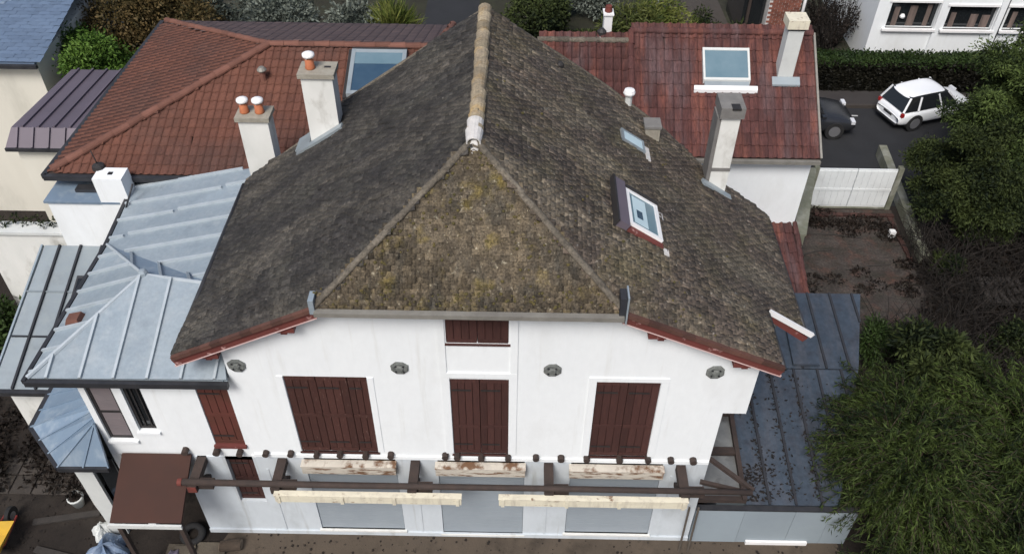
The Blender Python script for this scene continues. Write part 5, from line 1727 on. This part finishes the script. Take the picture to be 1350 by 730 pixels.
clump_tree('evergreen_tree', 'lower dark green tree beside the gate wall', 'tree', (13.6, 9.6, 0), T2, 110000, 0.10, 'leaf_dark', .35, .3, .10, seed=6)
T3 = cloud(17.8, 15.8, 2.2, 1.7, 1.7, 1.7, 40, .6, 107)
clump_tree('evergreen_tree', 'green tree at the frame edge in front of the white building', 'tree', (17.8, 15.8, 0), T3, 60000, 0.12, 'leaf_tree', .35, .3, .12, seed=7)

for k, (x, y, r_, h) in enumerate(((12.6, 5.2, .9, 1.1), (14.6, 6.4, 1.1, 1.3), (15.6, 8.4, 1.1, 1.5), (12.1, 8.3, .6, .7))):
    shrub('shade_shrub', ['dark low shrub just behind the feathery bushes', 'dark shrub beside the wooden pallet at the frame edge', 'dark shrub under the big tree at the frame edge', 'small dark shrub by the mossy boundary wall'][k],
          'shrub', (x, y, 0), r_, h, 6000, .10, 'leaf_dark', 'dark shrubs in the shaded garden', seed=90 + k, aspect=.35)
ug = MB()
rg = random.Random(5)
for k in range(5200):
    x, y = rg.uniform(9.4, 17.5), rg.uniform(3.6, 9.8)
    if x < 11.4 and y > 6.0:
        continue
    a, e = rg.uniform(0, 6.28), rg.uniform(.05, 1.2)
    L_ = rg.uniform(.3, 1.3)
    p0 = Vector((x, y, rg.uniform(0, .5)))
    p1 = p0 + Vector((math.cos(a) * math.cos(e), math.sin(a) * math.cos(e), math.sin(e))) * L_
    mid = p0.lerp(p1, .5) + Vector((rg.uniform(-.1, .1), rg.uniform(-.1, .1), rg.uniform(0, .15)))
    ug.tube([p0, mid, p1], [.012, .009, .004], 3, cap=False)
tag(ug.build('undergrowth', M['twig']), 'tangle of brown leafless twigs in the shaded garden', 'undergrowth', kind='stuff')
gl = [q for q in [((rg.uniform(9.6, 17.5), rg.uniform(3.8, 9.6), rg.uniform(0, .35)), (.5, .5, .22)) for k in range(90)] if q[0][0] > 11.7 or q[0][1] < 5.6]
o = leaves('ground_cover', gl, 34000, .10, M['leaf_brown'], None, aspect=.5)
tag(o, 'dry brown leaves covering the shaded garden floor', 'leaves', kind='stuff')
pl = thing('wooden_pallet', 'grey wooden slatted pallet lying in the brown undergrowth', 'pallet', (13.2, 7.2, 0))
for k in range(6):
    MB().box(12.65 + k * .2, 12.65 + k * .2 + .13, 6.7, 7.7, .42 + .002 * (k % 2), .45).build('slat', M['wood_dark'], pl)
for y in (6.75, 7.15, 7.58):
    MB().box(12.63, 13.8, y, y + .09, .3, .418).build('bearer', M['wood_dark'], pl)
bx('block', M['cement'], pl, 12.7, 12.9, 6.9, 7.2, 0, .3)
bx('block', M['cement'], pl, 13.5, 13.7, 7.1, 7.4, 0, .3)

# ================================================================== FRONT YARD BITS
pot_ = thing('flower_pot', 'white flower pot with dead plant on the soil by the bay', 'flower pot', (-8.82, 0.55, 0))
MB().lathe((-8.82, .55, 0), [(.10, 0), (.15, .26), (.165, .27), (.165, .31), (.14, .31), (.13, .27)], 14).build('pot', M['white_aged'], pot_, smooth=True)
MB().lathe((-8.82, .55, .265), [(.13, 0), (.10, .02), (0.0, .03)], 10).build('soil', M['ground'], pot_)
leaves('plant', [((-8.82, .6, .45), .17)], 180, .1, M['leaf_brown'], pot_)
tp = thing('blue_tarpaulin', 'crumpled blue plastic tarpaulin heap beside the brown porch canopy', 'tarpaulin', (-7.65, -.75, 0))
def heap(name, m, parent, c, r_, h, seed, nu=26, nv=10):
    rg_ = np.random.default_rng(seed)
    ph = rg_.uniform(0, 6.28, (8,))
    vs, fs = [], []
    for j in range(nv + 1):
        t = j / nv
        for i in range(nu):
            a = 2 * math.pi * i / nu
            rr = r_ * (1 - t ** 1.6 * .98) * (1 + .18 * math.sin(3 * a + ph[0]) + .10 * math.sin(7 * a + ph[1] + t * 4) + .06 * math.sin(13 * a + ph[2]))
            zz = h * math.sin(t * math.pi / 2) * (1 + .2 * math.sin(4 * a + ph[3])) + .04 * math.sin(9 * a + ph[4] + t * 9) * (1 - t)
            vs.append((c[0] + rr * math.cos(a), c[1] + rr * math.sin(a), max(.0, c[2] + zz)))
    for j in range(nv):
        for i in range(nu):
            fs.append((j * nu + i, j * nu + (i + 1) % nu, (j + 1) * nu + (i + 1) % nu, (j + 1) * nu + i))
    fs.append(tuple(nv * nu + i for i in range(nu)))
    return MB().add(vs, fs).build(name, m, parent)
heap('sheet', M['tarp'], tp, (-7.75, -.62, 0), .42, .42, 1)
heap('fold', M['tarp'], tp, (-7.45, -.85, 0), .26, .3, 2)
o = heap('plastic_bag', M['white_aged'], None, (-8.05, -.1, 0), .22, .28, 4)
tag(o, 'pale plastic sack slumped at the foot of the white bay panel', 'sack')
wbw = thing('wheelbarrow', 'yellow wheelbarrow tray with red handles in the bottom corner', 'wheelbarrow', (-10.0, -.55, 0))
vs = [(-10.3, -.85, .50), (-9.75, -.85, .46), (-9.70, -.15, .50), (-10.3, -.2, .52), (-10.15, -.7, .22), (-9.85, -.7, .2), (-9.85, -.3, .22), (-10.15, -.32, .22)]
MB().add(vs, [(4, 5, 6, 7), (0, 1, 5, 4), (1, 2, 6, 5), (2, 3, 7, 6), (3, 0, 4, 7)]).build('tray', M['yellow'], wbw)
for x in (-10.2, -9.85):
    MB().tube([(x, -1.3, .55), (x, -.5, .2), (x + .05 * (1 if x < -10 else -1), .15, .2)], .02, 7).build('handle', M['red_plastic'], wbw)
    MB().tube([(x, -.8, .3), (x, -.85, 0)], .018, 6).build('leg', M['red_plastic'], wbw)
wl_ = MB().tube([(-10.06, .15, .2), (-9.98, .15, .2)], .19, 16).build('wheel', M['rubber'], wbw)
MB().tube([(-10.07, .15, .2), (-9.97, .15, .2)], .09, 12).build('hub', M['rim'], wl_)
ty = thing('old_tyre', 'old black tyre lying against the wall corner under the canopy', 'tyre', (-6.2, -.12, 0))
vs, fs = [], []
n1, n2 = 22, 8
for i in range(n1):
    a = 2 * math.pi * i / n1
    for j in range(n2):
        b = 2 * math.pi * j / n2
        rr = .19 + .075 * math.cos(b)
        vs.append((-6.2 + rr * math.cos(a), -.14 + rr * math.sin(a) * .92, .10 + .07 * math.sin(b) + .1 * math.sin(a) * .4))
for i in range(n1):
    for j in range(n2):
        fs.append((i * n2 + j, ((i + 1) % n1) * n2 + j, ((i + 1) % n1) * n2 + (j + 1) % n2, i * n2 + (j + 1) % n2))
MB().add(vs, fs).build('tread', M['rubber'], ty, smooth=True)
for k, (x, y, w_, d_, z, a) in enumerate(((-6.35, -.55, .55, .4, .0, .1), (-5.75, -.48, .6, .36, .0, -.08), (-6.25, -.58, .42, .3, .075, .3))):
    mb = MB().box(x - w_ / 2, x + w_ / 2, y - d_ / 2, y + d_ / 2, z + .002, z + .07)
    o = mb.build('stone_slab', M['stone'])
    tag(o, ['broad beige slab lying under the lilac bag', 'beige slab lying next to the log', 'small slab lying on the broad beige slab'][k], 'slab', 'beige slabs by the porch')
for k, (x0, y0, x1, y1, z) in enumerate(((-9.6, .1, -8.3, .35, .0), (-9.3, -.5, -8.2, -.75, .0))):
    o = MB().bar((x0, y0, .03), (x1, y1, .03), .14, .04).build('loose_plank', M['wood_dark'])
    tag(o, ['dark loose plank lying beside the flower pot', 'dark loose plank lying between wheelbarrow and blue tarpaulin'][k], 'plank', 'loose planks in the yard')
lg = thing('log_round', 'short sawn log round on the sandy strip by the wall', 'log', (-5.35, -.4, 0))
MB().tube([(-5.55, -.42, .12), (-5.15, -.36, .12)], .115, 12).build('bark', M['bark'], lg)
MB().tube([(-5.56, -.42, .12), (-5.551, -.42, .12)], .10, 12).build('cut_face', M['wood_pale'], lg)
MB().tube([(-5.149, -.36, .12), (-5.14, -.36, .12)], .10, 12).build('cut_face', M['wood_pale'], lg)
o = heap('lilac_bag', M['lilac'], None, (-6.45, -.75, 0.075), .2, .22, 7)
tag(o, 'small lilac plastic bag on the beige slabs', 'bag')
pv = []
for i in range(5):
    for j in range(2):
        x, y = -10.9 + i * .48, .78 + j * .47
        o = MB().hexa([(x, y, 0), (x + .46, y, 0), (x + .46, y + .45, 0), (x, y + .45, 0), (x + .01, y + .01, .035), (x + .45, y + .01, .03), (x + .45, y + .44, .035), (x + .01, y + .44, .03)]).build('paving_slab', M['paving'])
        pv.append(o)
yp = tag(bx('yard_paving', M['ground'], None, -10.95, -8.5, .72, 1.75, 0.0, .006), kind='structure')
for o in pv:
    o.parent = yp
shrub('edge_shrub', 'green and red-leaved shrub at the frame edge beside the lean-to', 'shrub', (-11.3, 4.4, 0), .9, 2.4, 3800, .13, 'leaf_hedge', seed=11)
shrub('red_shrub', 'reddish leafy shrub below the green one at the frame edge', 'shrub', (-11.0, 3.4, 0), .6, 1.7, 1800, .12, 'leaf_russet', seed=12)
cl = [((random.uniform(-12.5, -8.9), random.uniform(.9, 3.2), random.uniform(0, .2)), (.4, .4, .18)) for k in range(26)]
o = leaves('leaf_cover', cl, 5000, .11, M['leaf_brown'], None, aspect=.5)
tag(o, 'dark dead leaves and stems covering the planting bed', 'leaves', kind='stuff')
# pebbles and clods over soil and sandy strip
pb_ = MB()
for k in range(500):
    if random.random() < .5:
        x, y = random.uniform(-5.4, 7), random.uniform(-.9, -.06)
    else:
        x, y = random.uniform(-11, -7.2), random.uniform(-1, 2)
    r_ = random.uniform(.008, .035)
    pb_.lathe((x, y, 0), [(r_, 0), (r_ * .9, r_ * .6), (r_ * .3, r_ * .95)], 5)
tag(pb_.build('pebbles', M['ground']), 'pebbles and clods scattered over the soil', 'pebbles', kind='stuff')
